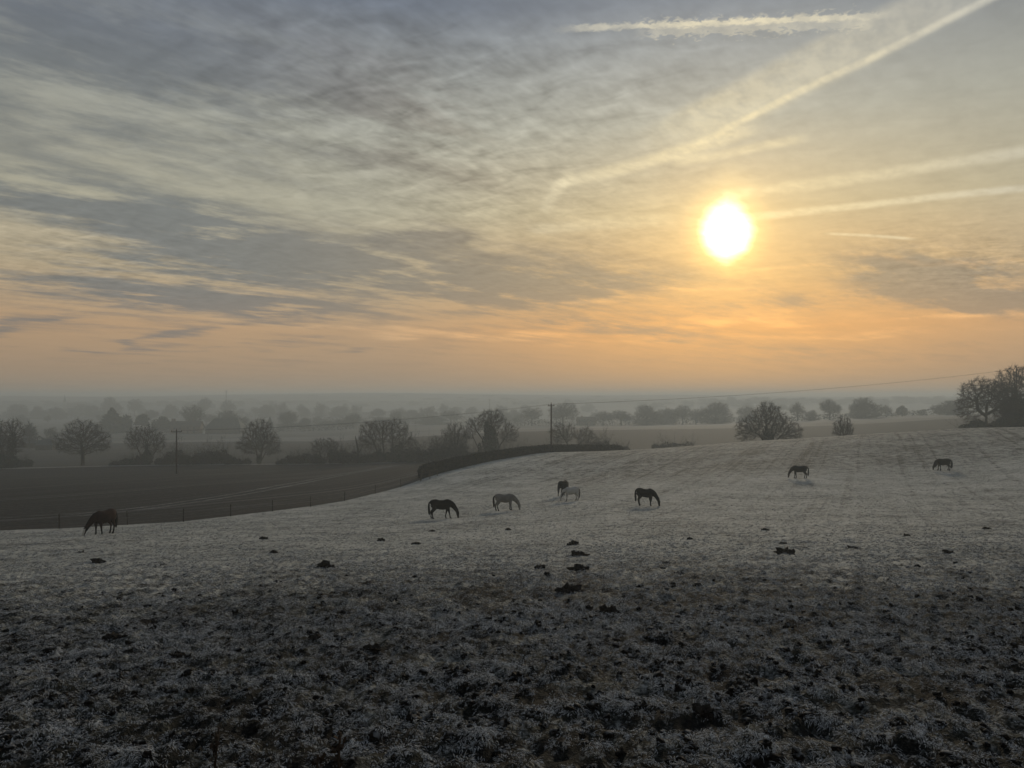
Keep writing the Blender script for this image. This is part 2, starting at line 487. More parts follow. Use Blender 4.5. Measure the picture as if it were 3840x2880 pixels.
# -- ground materials
def pasture_material():
    m, g, b = mat('frosted_turf')
    v = g.new('ShaderNodeNewGeometry').outputs['Position']
    x, y, z = g.sep(v)
    flat = g.xyz(x, y, 0.0)
    fineb = g.noise(flat, 26.0, 3, 0.7)
    med = g.noise(flat, 4.5, 4, 0.7)
    big = g.noise(flat, 0.16, 3, 0.55)
    patch = g.noise(flat, 0.9, 5, 0.75)
    # old mowing lines and hoof tracks running away up the slope
    mp = g.new('ShaderNodeMapping')
    mp.vector_type = 'TEXTURE'
    g.put(mp.inputs['Vector'], flat)
    mp.inputs['Rotation'].default_value = (0, 0, math.atan2(1.0, 0.46))
    mp.inputs['Scale'].default_value = (70, 1, 1)
    lines = g.noise(mp.outputs[0], 0.9, 4, 0.7, 0.15)
    dist = g.m('SQRT', g.m('ADD', g.m('MULTIPLY', x, x), g.m('MULTIPLY', y, y)))
    whole = g.ss(dist, 4.0, 30.0)            # less frost cover near the camera, fuller further out
    cover = g.m('ADD', g.m('ADD', med, g.m('MULTIPLY', g.m('SUBTRACT', fineb, 0.5), 0.9)), g.m('MULTIPLY', g.m('SUBTRACT', patch, 0.5), 1.25))
    cover = g.m('ADD', cover, g.m('SUBTRACT', g.m('MULTIPLY', whole, 0.43), 0.08))
    cover = g.m('SUBTRACT', cover, g.m('MULTIPLY', g.ss(lines, 0.50, 0.34), 0.12))
    cover = g.m('ADD', cover, g.m('MULTIPLY', g.m('SUBTRACT', big, 0.5), 0.35))
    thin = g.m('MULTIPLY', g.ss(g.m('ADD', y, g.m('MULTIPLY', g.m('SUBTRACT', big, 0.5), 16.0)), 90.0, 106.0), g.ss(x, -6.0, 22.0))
    cover = g.m('SUBTRACT', cover, g.m('MULTIPLY', thin, 0.17))     # thinner rime, with the upper slope's shade away from the sun painted in
    frost = g.ss(cover, 0.42, 0.95)
    green = g.mix(g.ss(patch, 0.35, 0.65), (0.008, 0.0076, 0.007, 1), (0.022, 0.024, 0.018, 1))
    white = g.mix(g.ss(big, 0.35, 0.65), (0.42, 0.43, 0.39, 1), (0.52, 0.525, 0.475, 1))
    g.put(b.inputs['Base Color'], g.mix(frost, green, white))
    bump = g.new('ShaderNodeBump')
    bump.inputs['Strength'].default_value = 0.9
    bump.inputs['Distance'].default_value = 0.05
    g.put(bump.inputs['Height'], g.m('ADD', g.m('ADD', fineb, g.m('MULTIPLY', med, 0.8)), g.m('MULTIPLY', patch, 2.0)))
    g.put(b.inputs['Normal'], bump.outputs[0])
    b.inputs['Roughness'].default_value = 0.9
    return m
def plough_material(name, ang, c0, c1, frostc, tram=None, amount=0.3):
    m, g, b = mat(name)
    v = g.new('ShaderNodeNewGeometry').outputs['Position']
    x, y, z = g.sep(v)
    flat = g.xyz(x, y, 0.0)
    c, s = math.cos(ang), math.sin(ang)
    across = g.m('ADD', g.m('MULTIPLY', x, -s), g.m('MULTIPLY', y, c))
    along = g.m('ADD', g.m('MULTIPLY', x, c), g.m('MULTIPLY', y, s))
    rows = g.noise(g.xyz(g.m('MULTIPLY', along, 0.04), g.m('MULTIPLY', across, 1.0), 0.0), 1.0, 4, 0.6)
    clod = g.noise(flat, 1.6, 5, 0.7)
    col = g.mix(g.ss(clod, 0.35, 0.65), c0 + (1,), c1 + (1,))
    fr = g.m('MULTIPLY', g.ss(g.m('ADD', rows, g.m('MULTIPLY', g.m('SUBTRACT', clod, 0.5), 0.6)), 0.46, 0.68), amount)
    if tram:
        for a0, w in tram:
            dd = g.m('ABSOLUTE', g.m('SUBTRACT', g.m('ADD', across, g.m('MULTIPLY', g.m('SUBTRACT', clod, 0.5), 0.7)), a0))
            fr = g.m('MAXIMUM', fr, g.m('MULTIPLY', g.ss(dd, w, w * 0.3), g.ss(clod, 0.25, 0.6, 0.35, 0.8)))
    g.put(b.inputs['Base Color'], g.mix(fr, col, frostc + (1,)))
    bump = g.new('ShaderNodeBump')
    bump.inputs['Strength'].default_value = 0.8
    bump.inputs['Distance'].default_value = 0.25
    g.put(bump.inputs['Height'], g.m('ADD', clod, g.m('MULTIPLY', rows, 1.2)))
    g.put(b.inputs['Normal'], bump.outputs[0])
    return m
def valley_material():
    m, g, b = mat('frosted_valley')
    v = g.new('ShaderNodeNewGeometry').outputs['Position']
    x, y, z = g.sep(v)
    vor = g.new('ShaderNodeTexVoronoi')
    g.put(vor.inputs['Vector'], g.xyz(g.m('MULTIPLY', x, 0.6), y, 0.0))
    vor.inputs['Scale'].default_value = 0.006
    n = g.noise(g.xyz(x, y, 0.0), 0.05, 4, 0.6)
    cx, cy, cz = g.sep(vor.outputs['Color'])
    col = g.mix(g.ss(cx, 0.3, 0.7), (0.085, 0.087, 0.083, 1), (0.19, 0.195, 0.192, 1))
    col = g.mix(g.ss(n, 0.35, 0.7), col, (0.13, 0.135, 0.13, 1))
    g.put(b.inputs['Base Color'], col)
    return m

M = {}
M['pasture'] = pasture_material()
_pa = (B1[7] - B1[4]); _pang = math.atan2(_pa[1], _pa[0]) + 0.10
def _acr(px, d):
    x, y = (px - CX) / F * d, d
    return -x * math.sin(_pang) + y * math.cos(_pang)
M['plough'] = plough_material('ploughed_earth', _pang, (0.011, 0.0098, 0.0096), (0.021, 0.019, 0.0185), (0.10, 0.10, 0.10),
                              [(_acr(640, 88), 0.8), (_acr(640, 88) + 2.6, 0.45), (_acr(640, 88) + 26, 0.6), (_acr(640, 88) + 28.2, 0.5), (_acr(640, 88) + 52, 0.6)], 0.42)
M['plough2'] = plough_material('ploughed_earth_far', 0.2, (0.014, 0.013, 0.012), (0.026, 0.024, 0.022), (0.05, 0.049, 0.046), None, 0.1)
M['frostfield'] = plough_material('frosted_stubble', 0.1, (0.030, 0.030, 0.026), (0.05, 0.050, 0.044), (0.13, 0.13, 0.125), None, 0.6)
M['margin'] = plough_material('frosted_verge', 0.0, (0.10, 0.10, 0.09), (0.17, 0.17, 0.16), (0.40, 0.40, 0.39), None, 0.85)
M['valley'] = valley_material()
M['track'] = plough_material('frosted_rut', _pang, (0.060, 0.060, 0.058), (0.10, 0.10, 0.098), (0.22, 0.22, 0.22), None, 0.9)

T = np.linspace(-0.92, 0.92, 940)
b1 = cross(B1, T); b2 = cross(B2, T); b2b = cross(B2b, T); b3 = cross(B3, T)
NR = 560
sv = np.linspace(math.log(FC - 3.2), 1.0, NR)
lo = math.log(FC - 3.2)
Y = np.exp(lo + (np.log(b1 + FC) - lo)[None, :] * np.linspace(0, 1, NR)[:, None]) - FC
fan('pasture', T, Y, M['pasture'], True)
def ring(name, ya, yb, rows, material, T=T, step=1):
    s = np.linspace(0, 1, rows)[:, None]
    return fan(name, T[::step], np.exp(np.log(ya[::step] + FC)[None] * (1 - s) + np.log(yb[::step] + FC)[None] * s) - FC, material)
ring('ploughed_field', b1, b2, 130, M['plough'], step=3)
ring('field_margin', b2, b2b, 5, M['margin'], step=3)
isp = int(np.searchsorted(T, -0.05))
isp -= isp % 3
ring('stubble_field', b2b[:isp + 1], b3[:isp + 1], 50, M['frostfield'], T[:isp + 1], 3)
ring('far_ploughed_field', b2b[isp:], b3[isp:], 60, M['plough2'], T[isp:], 3)
ring('valley', b3, np.full_like(b3, 2650.0), 150, M['valley'], step=3)
# frosted wheel track curving across the ploughed field
def hit(px, py):
    d = np.linspace(40, 230, 1500)
    x = (px - CX) / F * d
    gap = height(x, d) + (py - HY) / F * d
    i = int(np.argmax(gap > 0))
    return float(x[i]), float(d[i])
tp = np.array([hit(*q) for q in [(300, 1935), (480, 1918), (651, 1896), (800, 1874), (960, 1848), (1110, 1818), (1260, 1787), (1400, 1762), (1520, 1742)]])
for off_, wd in ((0.0, 0.45), (1.9, 0.40)):
    sgt = np.concatenate([[0], np.cumsum(np.linalg.norm(np.diff(tp, axis=0), axis=1))])
    u_ = np.linspace(0, sgt[-1], 160)
    c_ = np.stack([np.interp(u_, sgt, tp[:, 0]), np.interp(u_, sgt, tp[:, 1])], -1)
    for _ in range(12):
        c_[1:-1] = (c_[:-2] + c_[1:-1] * 2 + c_[2:]) / 4
    dd_ = np.gradient(c_, axis=0); dd_ /= np.linalg.norm(dd_, axis=1, keepdims=True)
    nn_ = np.stack([-dd_[:, 1], dd_[:, 0]], -1)
    rows_ = []
    for k, e_ in enumerate((-1, -0.3, 0.3, 1)):
        w_ = wd * (1 + 0.9 * pnoise(u_ * 0.5, u_ * 0 + k * 3.3 + off_, 81)) * e_ + off_
        p_ = c_ + nn_ * w_[:, None]
        rows_.append(np.stack([p_[:, 0], p_[:, 1], height(p_[:, 0], p_[:, 1]) + 0.03], -1))
    R3 = np.stack(rows_, 1)
    gi = np.arange(R3.shape[0] * 4).reshape(-1, 4)
    structure(mesh_obj('wheel_track', R3.reshape(-1, 3), np.stack([gi[:-1, :-1], gi[:-1, 1:], gi[1:, 1:], gi[1:, :-1]], -1).reshape(-1, 4), M['track'], smooth=True))
# the slope behind and beside the photographer
gx, gy = np.meshgrid(np.linspace(-150, 150, 41), np.concatenate([np.linspace(-45, 0, 10), np.linspace(5, 55, 11)]))
gz = height(gx, gy) - 0.6
gi = np.arange(gx.size).reshape(gx.shape)
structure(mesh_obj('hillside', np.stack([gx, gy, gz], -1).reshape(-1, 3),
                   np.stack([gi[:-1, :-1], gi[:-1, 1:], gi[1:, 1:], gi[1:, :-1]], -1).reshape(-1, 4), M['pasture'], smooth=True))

# ------------------------------------------------------------------ haze
HAZE_D = 0.00102
def build_haze():
    zb, zt = -48.0, 13.0
    x0, x1, y0, y1 = -3000.0, 3000.0, -60.0, 2720.0
    v = [(x, y, z) for z in (zb, zt) for y in (y0, y1) for x in (x0, x1)]
    f = [(0, 2, 3, 1), (4, 5, 7, 6), (0, 1, 5, 4), (2, 6, 7, 3), (0, 4, 6, 2), (1, 3, 7, 5)]
    m = bpy.data.materials.new('winter_haze')
    m.use_nodes = True
    m.node_tree.nodes.clear()
    g = NT(m.node_tree)
    o = g.new('ShaderNodeOutputMaterial')
    p = g.new('ShaderNodeVolumePrincipled')
    p.inputs['Color'].default_value = (0.70, 0.79, 0.84, 1)
    p.inputs['Density'].default_value = HAZE_D
    p.inputs['Anisotropy'].default_value = 0.25
    m.node_tree.links.new(p.outputs[0], o.inputs['Volume'])
    h = stuff(mesh_obj('haze', v, f, m), 'pale winter haze lying over the whole valley', 'haze')
build_haze()

# ------------------------------------------------------------------ woody plants
M['bark'] = simple('bark', (0.020, 0.017, 0.014), (0.045, 0.040, 0.034), 2.0, 0.95)
M['twig'] = simple('twigs', (0.024, 0.021, 0.018), (0.050, 0.045, 0.040), 0.8, 0.95)
M['ivy'] = simple('ivy_leaves', (0.007, 0.013, 0.007), (0.020, 0.030, 0.016), 1.5, 0.8, 0.08)
M['needles'] = simple('evergreen_needles', (0.012, 0.022, 0.014), (0.030, 0.042, 0.026), 0.6, 0.8)
M['hoar'] = simple('hoar_frosted_twigs', (0.035, 0.037, 0.037), (0.065, 0.067, 0.067), 0.3, 0.95)  # far twigs paled: valley mist painted into the colour
M['hoar_needles'] = simple('frosted_needles', (0.022, 0.032, 0.028), (0.045, 0.058, 0.052), 0.4, 0.9)  # far needles likewise lightened in colour to stand in for haze
M['bramble'] = simple('bramble_thicket', (0.016, 0.014, 0.011), (0.036, 0.030, 0.024), 0.9, 0.95)

def tubes(A, B, ra, rb, sides):
    """one open prism per segment; returns verts, quads"""
    d = B - A
    L = np.linalg.norm(d, axis=1, keepdims=True)
    d = d / np.maximum(L, 1e-9)
    ref = np.where(np.abs(d[:, 2:3]) < 0.9, np.array([[0, 0, 1.0]]), np.array([[1.0, 0, 0]]))
    u = np.cross(d, ref); u /= np.maximum(np.linalg.norm(u, axis=1, keepdims=True), 1e-9)
    v = np.cross(d, u)
    n = len(A)
    V = np.empty((n, 2 * sides, 3))
    for k in range(sides):
        a = 2 * math.pi * k / sides
        o = math.cos(a) * u + math.sin(a) * v
        V[:, k] = A + o * ra[:, None]
        V[:, sides + k] = B + o * rb[:, None]
    base = (np.arange(n) * 2 * sides)[:, None]
    Fq = np.concatenate([base + np.array([[k, (k + 1) % sides, sides + (k + 1) % sides, sides + k]]) for k in range(sides)])
    return V.reshape(-1, 3), Fq

def grow(lobes, stems, n_attr, step, kill, infl, seed, shell=0.55, up=0.12, wig=0.18, iters=90):
    r = np.random.default_rng(seed)
    vol = np.array([l[3] * l[4] * l[5] for l in lobes]); vol = vol ** 0.8 / (vol ** 0.8).sum()
    pick = r.choice(len(lobes), n_attr, p=vol)
    q = r.normal(size=(n_attr, 3)); q /= np.linalg.norm(q, axis=1, keepdims=True)
    q *= (r.random(n_attr) ** shell)[:, None]
    L = np.array(lobes)
    A = L[pick, :3] + q * L[pick, 3:6]
    A = A[A[:, 2] > 0.4]
    N, par, isst = [], [], []
    for st in stems:                       # a stem is a polyline
        prev = -1
        for i, p in enumerate(st):
            p = np.array(p, float)
            if prev >= 0:
                k = max(1, int(np.linalg.norm(p - N[prev]) / step))
                p0 = N[prev].copy()
                for j in range(1, k + 1):
                    N.append(p0 + (p - p0) * j / k + r.normal(size=3) * step * 0.05 * (j < k)); par.append(prev); isst.append(True); prev = len(N) - 1
            else:
                N.append(p); par.append(-1); isst.append(True); prev = len(N) - 1
    NP = np.array(N)
    D = np.linalg.norm(A[:, None] - NP[None], axis=-1)
    near, nd = D.argmin(1), D.min(1)
    drift = r.normal(size=(20000, 3)) * wig
    for it in range(iters):
        act = nd < (infl if it > 25 else infl * 2.2)
        if not act.any():
            break
        src = near[act]
        dirs = A[act] - NP[src]
        dirs /= np.maximum(np.linalg.norm(dirs, axis=1, keepdims=True), 1e-9)
        us, inv = np.unique(src, return_inverse=True)
        acc = np.zeros((len(us), 3))
        np.add.at(acc, inv, dirs)
        acc /= np.maximum(np.linalg.norm(acc, axis=1, keepdims=True), 1e-9)
        acc += drift[(us * 7 + it * 13) % 20000] + np.array([0, 0, up])
        acc /= np.maximum(np.linalg.norm(acc, axis=1, keepdims=True), 1e-9)
        newp = NP[us] + acc * step
        keep = np.array([np.min(np.linalg.norm(NP[max(0, len(NP) - 900):] - p, axis=1)) > step * 0.35 for p in newp])
        if not keep.any():
            break
        newp, us = newp[keep], us[keep]
        i0 = len(NP)
        NP = np.vstack([NP, newp]); par += list(us); isst += [False] * len(us)
        D = np.linalg.norm(A[:, None] - newp[None], axis=-1)
        m, mi = D.min(1), D.argmin(1)
        b = m < nd
        nd[b], near[b] = m[b], mi[b] + i0
        alive = nd > kill
        A, nd, near = A[alive], nd[alive], near[alive]
        if len(A) == 0 or len(NP) > 9000:
            break
    return NP, np.array(par), np.array(isst)

DENS = 2.0
def leaves(C, size, seed, flat=0.0):
    """small randomly turned quads round the points C"""
    r = np.random.default_rng(seed)
    n = len(C)
    a = r.normal(size=(n, 3)); a /= np.linalg.norm(a, axis=1, keepdims=True)
    b = np.cross(a, r.normal(size=(n, 3))); b /= np.linalg.norm(b, axis=1, keepdims=True)
    s = (size * (0.6 + 0.8 * r.random(n)))[:, None]
    a, b = a * s, b * s * 0.7
    V = np.stack([C - a, C + b * 0.8 , C + a, C - b], 1).reshape(-1, 3)
    return V, np.arange(4 * n).reshape(n, 4)

def woody(name, lobes, stems, seed, n_attr=800, step=0.42, kill=0.8, infl=3.2, tip=0.016, expo=2.35, twigs=3, twl=0.8, twr=0.012,
          shell=0.55, up=0.12, wig=0.18, split=0.30, ivy=None, gnarl=0.0, trunk_name='trunk', flare=1.25, rmax=None, twigm='twig'):
    n_attr, kill = int(n_attr * DENS), kill * 0.72
    NP, par, isst = grow(lobes, stems, n_attr, step, kill, infl, seed, shell, up, wig)
    r = np.random.default_rng(seed + 1)
    n = len(NP)
    w = np.zeros(n)
    kids = np.zeros(n, int)
    np.add.at(kids, par[par >= 0], 1)
    w[kids == 0] = 1.0
    for i in range(n - 1, -1, -1):
        if par[i] >= 0:
            w[par[i]] += max(w[i], 1e-6)
    rad = tip * np.maximum(w, 1.0) ** (1 / (expo * 0.90))
    twr = twr * 0.85
    if rmax:
        rad *= min(1.0, rmax / rad.max()) if rad.max() > rmax else 1.0
        rad = np.maximum(rad, tip)
    base_h = NP[:, 2].min()
    low = np.clip(1 - (NP[:, 2] - base_h) / 1.2, 0, 1)
    rad = rad * np.where(isst, 1 + (flare - 1) * low ** 2, 1.0)
    e = np.where(par >= 0)[0]
    A, B = NP[par[e]], NP[e]
    ra, rb = rad[par[e]].copy(), rad[e]
    ra = np.minimum(ra, rb * 1.5 + 0.004)
    big = rb > split * rad.max()
    root = empty(name, (0, 0, 0))
    rid = np.arange(n)
    for i in range(n):
        if par[i] >= 0:
            rid[i] = rid[par[i]]
    # a limb that leaves the trunk after a thinner stretch belongs to the crown
    conn = np.zeros(n, bool)
    for i in range(n):
        conn[i] = par[i] < 0 or (conn[par[i]] and rad[i] > split * rad.max())
    big = conn[e]
    for q in np.unique(rid[e][big]):
        w_ = big & (rid[e] == q)
        V, Fq = tubes(A[w_], B[w_] + (B[w_] - A[w_]) * 0.15, ra[w_], rb[w_], 7)
        mesh_obj(trunk_name, V, Fq, M['bark'], root, True)
    sm = ~big
    V1, F1 = tubes(A[sm], B[sm], ra[sm], rb[sm], 3)
    parts = [(V1, F1)]
    if twigs:
        twigs, twl = twigs + 3, twl * 1.25
        thin = np.where((rad < tip * 2.6) & ~isst)[0]
        src = np.repeat(thin, twigs)
        d0 = NP[src] - NP[np.maximum(par[src], 0)]
        d0 /= np.maximum(np.linalg.norm(d0, axis=1, keepdims=True), 1e-9)
        d = d0 * 0.9 + r.normal(size=d0.shape) * 0.55 + np.array([0, 0, up])
        d /= np.linalg.norm(d, axis=1, keepdims=True)
        ln = twl * (0.4 + 0.8 * r.random(len(src)))[:, None]
        a = NP[src] - d0 * step * r.random((len(src), 1))
        mid = a + d * ln * 0.55
        d2 = d + r.normal(size=d.shape) * 0.35 + np.array([0, 0, up])
        d2 /= np.linalg.norm(d2, axis=1, keepdims=True)
        end = mid + d2 * ln * 0.5
        k = len(src)
        parts.append(tubes(a, mid, np.full(k, twr), np.full(k, twr * 0.8), 3))
        parts.append(tubes(mid, end, np.full(k, twr * 0.8), np.full(k, twr * 0.35), 3))
    off, VV, FF = 0, [], []
    for v, f in parts:
        VV.append(v); FF.append(f + off); off += len(v)
    mesh_obj('crown', np.vstack(VV), np.vstack(FF), M[twigm], root)
    if ivy:                                  # list of (centre, radii, count)
        C = []
        for (c, rr, cnt) in ivy:
            q = r.normal(size=(cnt, 3)); q /= np.linalg.norm(q, axis=1, keepdims=True)
            q *= (r.random(cnt) ** 0.35)[:, None]
            q *= (1 + 0.25 * pnoise(q[:, 0] * 3 + seed, q[:, 2] * 3 + q[:, 1] * 2, 5))[:, None]
            C.append(np.array(c) + q * np.array(rr))
        C = np.vstack(C); C = C[C[:, 2] > 0.02]
        V, Fl = leaves(C, 0.22, seed + 5)
        mesh_obj('ivy', V, Fl, M['ivy'], root)
    return root

def shrub(name, w, h, seed, count=1500, depth=None, leaf=0.2, material='bramble', stems=7):
    """thicket: a fan of stems and a dense uneven mass of twigs and dead leaves"""
    r = np.random.default_rng(seed)
    root = empty(name, (0, 0, 0))
    d = depth or w * 0.6
    A, B, R = [], [], []
    for i in range(stems * 6):
        x0 = (r.random() - 0.5) * w * 0.8; y0 = (r.random() - 0.5) * d * 0.6
        p = np.array([x0, y0, -0.1]); v = np.array([x0 / w * 0.9, r.normal() * 0.2, 1.0]) + r.normal(size=3) * 0.25
        L = h * (0.75 + 0.5 * r.random()) / 4
        for j in range(4):
            v = v / np.linalg.norm(v); q = p + v * L
            A.append(p); B.append(q); R.append(0.035 * (1 - j * 0.2))
            for t in range(3):
                e = q + (v * 0.6 + r.normal(size=3) * 0.6) * L * 0.8
                A.append(q); B.append(e); R.append(0.014)
            p = q; v = v + r.normal(size=3) * 0.25
    A, B, R = np.array(A), np.array(B), np.array(R)
    V, Fq = tubes(A, B, R, R * 0.6, 3)
    mesh_obj('stems', V, Fq, M['twig'], root)
    nl = max(3, int(w / 1.6))
    C = []
    for k in range(nl):
        cx = (k + 0.5) / nl * w - w / 2 + r.normal() * 0.2
        hh = h * (0.55 + 0.35 * r.random()) * (1 - 0.35 * abs(2 * cx / w) ** 2)
        m = count // nl
        q = r.normal(size=(m, 3)); q /= np.linalg.norm(q, axis=1, keepdims=True)
        q *= (r.random(m) ** 0.4)[:, None]
        C.append(np.array([cx, r.normal() * d * 0.1, hh * 0.45]) + q * np.array([w / nl * 0.85, d * 0.5, hh * 0.55]))
    C = np.vstack(C); C = C[C[:, 2] > 0]
    V, Fl = leaves(C, leaf, seed + 3)
    mesh_obj('foliage', V, Fl, M[material], root)
    return root

def evergreen(name, kind, h, w, seed, count=2600, leaf=0.55):
    r = np.random.default_rng(seed)
    root = empty(name, (0, 0, 0))
    z = np.linspace(0, h * 0.93, 9)
    A = np.stack([r.normal(size=8) * 0.05, r.normal(size=8) * 0.05, z[:-1]], -1); B = np.stack([A[:, 0], A[:, 1], z[1:]], -1)
    B[:-1, :2] = A[1:, :2]
    rr = np.linspace(0.035 * h, 0.008 * h, 9)
    V, Fq = tubes(A, B, rr[:-1], rr[1:], 7)
    mesh_obj('trunk', V, Fq, M['bark'], root, True)
    if kind == 'spire':                      # tiers of drooping boughs narrowing to a point
        t = r.random(count) ** 0.75
        zz = h * (0.06 + 0.94 * (1 - t) ** 1.0)
        ang = r.random(count) * 2 * math.pi
        prof = (1 - zz / h) ** 0.85
        lob = 1 + 0.25 * np.sin(ang * 5 + zz * 1.3) + 0.22 * np.sin(zz * 3.3 + 2 * np.sin(ang * 2))
        R = w / 2 * prof * lob * r.random(count) ** 0.3
        C = np.stack([R * np.cos(ang), R * np.sin(ang), zz - R * 0.18], -1)
    elif kind == 'pine':                     # bare stem and flat-topped pads
        C = []
        for k in range(9):
            a = k * 2.4; zz = h * (0.52 + 0.45 * (k / 8)); ro = w * 0.30 * (1 - 0.6 * (k / 8)) * (0.6 + 0.4 * r.random())
            m = count // 9
            q = r.normal(size=(m, 3)); q /= np.linalg.norm(q, axis=1, keepdims=True); q *= (r.random(m) ** 0.4)[:, None]
            C.append(np.array([ro * math.cos(a), ro * math.sin(a), zz]) + q * np.array([w * 0.27, w * 0.27, h * 0.10]))
        C = np.vstack(C)
    else:                                    # yew: several rounded heads
        C = []
        for k in range(7):
            a = k * 2.1; zz = h * (0.35 + 0.38 * r.random()); ro = w * 0.25 * (k > 0)
            m = count // 7
            q = r.normal(size=(m, 3)); q /= np.linalg.norm(q, axis=1, keepdims=True); q *= (r.random(m) ** 0.4)[:, None]
            C.append(np.array([ro * math.cos(a), ro * math.sin(a), zz]) + q * np.array([w * 0.27, w * 0.27, h * 0.30]))
        C = np.vstack(C)
    C = C[C[:, 2] > 0.3]
    V, Fl = leaves(C, leaf, seed + 2)
    mesh_obj('crown', V, Fl, M['hoar_needles'], root)
    return root

def at(px, d, dz=0.0):
    x = (px - CX) / F * d
    return (x, d, hz(x, d) + dz)
def place(o, px, d, dz=-0.05, rz=0.0, s=1.0):
    o.location = at(px, d, dz)
    o.rotation_euler = (0, 0, rz)
    o.scale = (s,) * 3 if not hasattr(s, '__len__') else s
    return o

# the hedgerow trees along the bottom of the ploughed field
HG = 'trees along the hedgerow below the ploughed field'
t = woody('oak_tree', [(0, 0, 7.0, 7.9, 6.0, 4.2), (0, 0, 9.4, 5.2, 4.6, 3.6), (-4.6, 0, 5.4, 3.6, 3, 2.2), (4.6, 0, 5.6, 3.6, 3, 2.4)],
          [[(0, 0, 0), (0.05, 0, 1.6), (0.0, 0, 3.0), (-0.2, 0, 5.2)]], 11, 1050, 0.42, 0.85, 3.0, 0.024, 2.25, 3, 0.8, 0.017, 0.5, 0.05, 0.34)
tag(place(t, 310, 210), 'broad bare oak with a short trunk and wide spreading crown beside the frosted field gap', 'tree', HG)
t = woody('field_maple_tree', [(-2.2, 0, 7.2, 3.6, 3.4, 3.6), (2.6, 0, 6.2, 3.4, 3.2, 3.4), (0.4, 0, 8.2, 3.0, 3, 2.8)],
          [[(-0.3, 0, 0), (-0.8, 0, 1.8), (-2.0, 0, 4.2)], [(0.2, 0.2, 0), (0.5, 0, 2.2), (0.6, 0, 5.0)], [(0.6, 0, 0), (1.8, 0, 2.2), (3.0, 0, 4.0)]], 21, 850, 0.4, 0.8, 2.8,
          0.022, 2.4, 3, 0.8, 0.016, 0.6, 0.14, 0.25, 0.3, [((0.6, 0, 1.9), (1.5, 1.2, 2.4), 900), ((0.3, 0, 4.6), (0.5, 0.5, 2.0), 160)])
tag(place(t, 545, 210), 'bare multi-stemmed maple with ivy round its base, between the oak and the telegraph pole', 'tree', HG)
t = woody('ash_tree', [(0, 0, 7.6, 4.6, 4.2, 4.8), (2.8, 0, 5.6, 3.6, 3.2, 3.6), (-3.2, 0, 4.8, 3.2, 3, 2.6), (4.0, 0, 3.6, 2.6, 2.4, 1.6)],
          [[(0, 0, 0), (-0.2, 0, 1.4), (-0.8, 0, 4.6)], [(0.3, 0, 0), (0.5, 0, 1.6), (1.2, 0, 5.0)], [(0.5, 0, 0.4), (1.8, 0, 3.0)]], 31, 950, 0.4, 0.75, 2.8, 0.022, 2.4,
          4, 0.9, 0.016, 0.6, 0.22, 0.18, 0.3, [((0.1, 0, 1.2), (0.8, 0.7, 1.6), 260)])
tag(place(t, 970, 210), 'tall fan-shaped bare ash branching low, between the telegraph poles', 'tree', HG)
t = woody('hawthorn_tree', [(-1.0, 0, 4.6, 2.8, 2.4, 2.6), (1.8, 0, 4.4, 2.6, 2.2, 2.8)],
          [[(0, 0, 0), (-0.5, 0, 1.6), (-1.2, 0, 3.0)], [(1.6, 0, 0), (1.7, 0, 2.4), (1.9, 0, 4.2)]], 41, 480, 0.36, 0.7, 2.4, 0.022, 2.4, 4, 0.7, 0.016, 0.7, 0.1, 0.3, 0.3,
          [((1.7, 0, 2.4), (0.55, 0.5, 2.0), 260)])
tag(place(t, 1215, 208), 'small bare hawthorn with one ivy-clad stem in the hedgerow', 'tree', HG)
t = woody('broad_ash_tree', [(-3.6, 0, 7.4, 4.4, 4.0, 4.2), (2.6, 0, 7.6, 4.8, 4.0, 4.4), (5.6, 0, 5.2, 3.2, 3.0, 2.6), (-5.4, 0, 5.4, 2.6, 2.6, 2.2), (-0.4, 0, 9.4, 4.2, 3, 2.6)],
          [[(-1.4, 0, 0), (-2.0, 0, 2.4), (-3.0, 0, 5.4)], [(-0.4, 0, 0), (-0.4, 0, 3.0), (-0.8, 0, 6.4)], [(1.6, 0, 0), (2.2, 0, 2.6), (2.0, 0, 5.8)], [(2.4, 0, 0), (3.8, 0, 2.4), (5.0, 0, 4.4)]],
          51, 1300, 0.42, 0.8, 2.8, 0.023, 2.4, 4, 0.9, 0.016, 0.55, 0.2, 0.22, 0.3, [((2.8, 0, 2.2), (1.7, 1.2, 2.8), 1000), ((-1.7, 0, 1.8), (0.9, 0.8, 2.6), 420), ((4.2, 0, 4.0), (0.7, 0.6, 1.6), 200)])
tag(place(t, 1445, 212), 'widest bare tree of the hedgerow, with four ivy-clad stems rising from one base', 'tree', HG)
t = woody('thorn_tree', [(0, 0, 5.0, 2.2, 2.0, 4.6), (-0.4, 0, 8.2, 1.2, 1.2, 2.0)], [[(0, 0, 0), (0.1, 0, 2.5), (-0.1, 0, 5.0)]], 61, 420, 0.38, 0.7, 2.4, 0.022, 2.5, 4, 0.8, 0.015, 0.8, 0.3, 0.15, 0.3)
tag(place(t, 1640, 209, rz=0.6, s=(1.2, 1, 0.72)), 'narrow bare thorn tree in the thicket between the widest tree and the hedge', 'tree', HG)
t = woody('sallow_tree', [(0, 0, 6.6, 3.8, 3.2, 4.2), (0, 0, 3.6, 4.0, 3.2, 2.8)], [[(-0.4, 0, 0), (-0.9, 0, 3.0)], [(0.2, 0, 0), (0.1, 0, 4.0)], [(0.6, 0, 0), (1.4, 0, 3.0)]], 71, 800, 0.4, 0.75, 2.6, 0.021, 2.5, 4, 1.0, 0.015, 0.8, 0.34, 0.14, 0.3)
tag(place(t, 1705, 209), 'bare sallow with upswept twigs beside the ivy-clad trunk above the hedge', 'tree', HG)
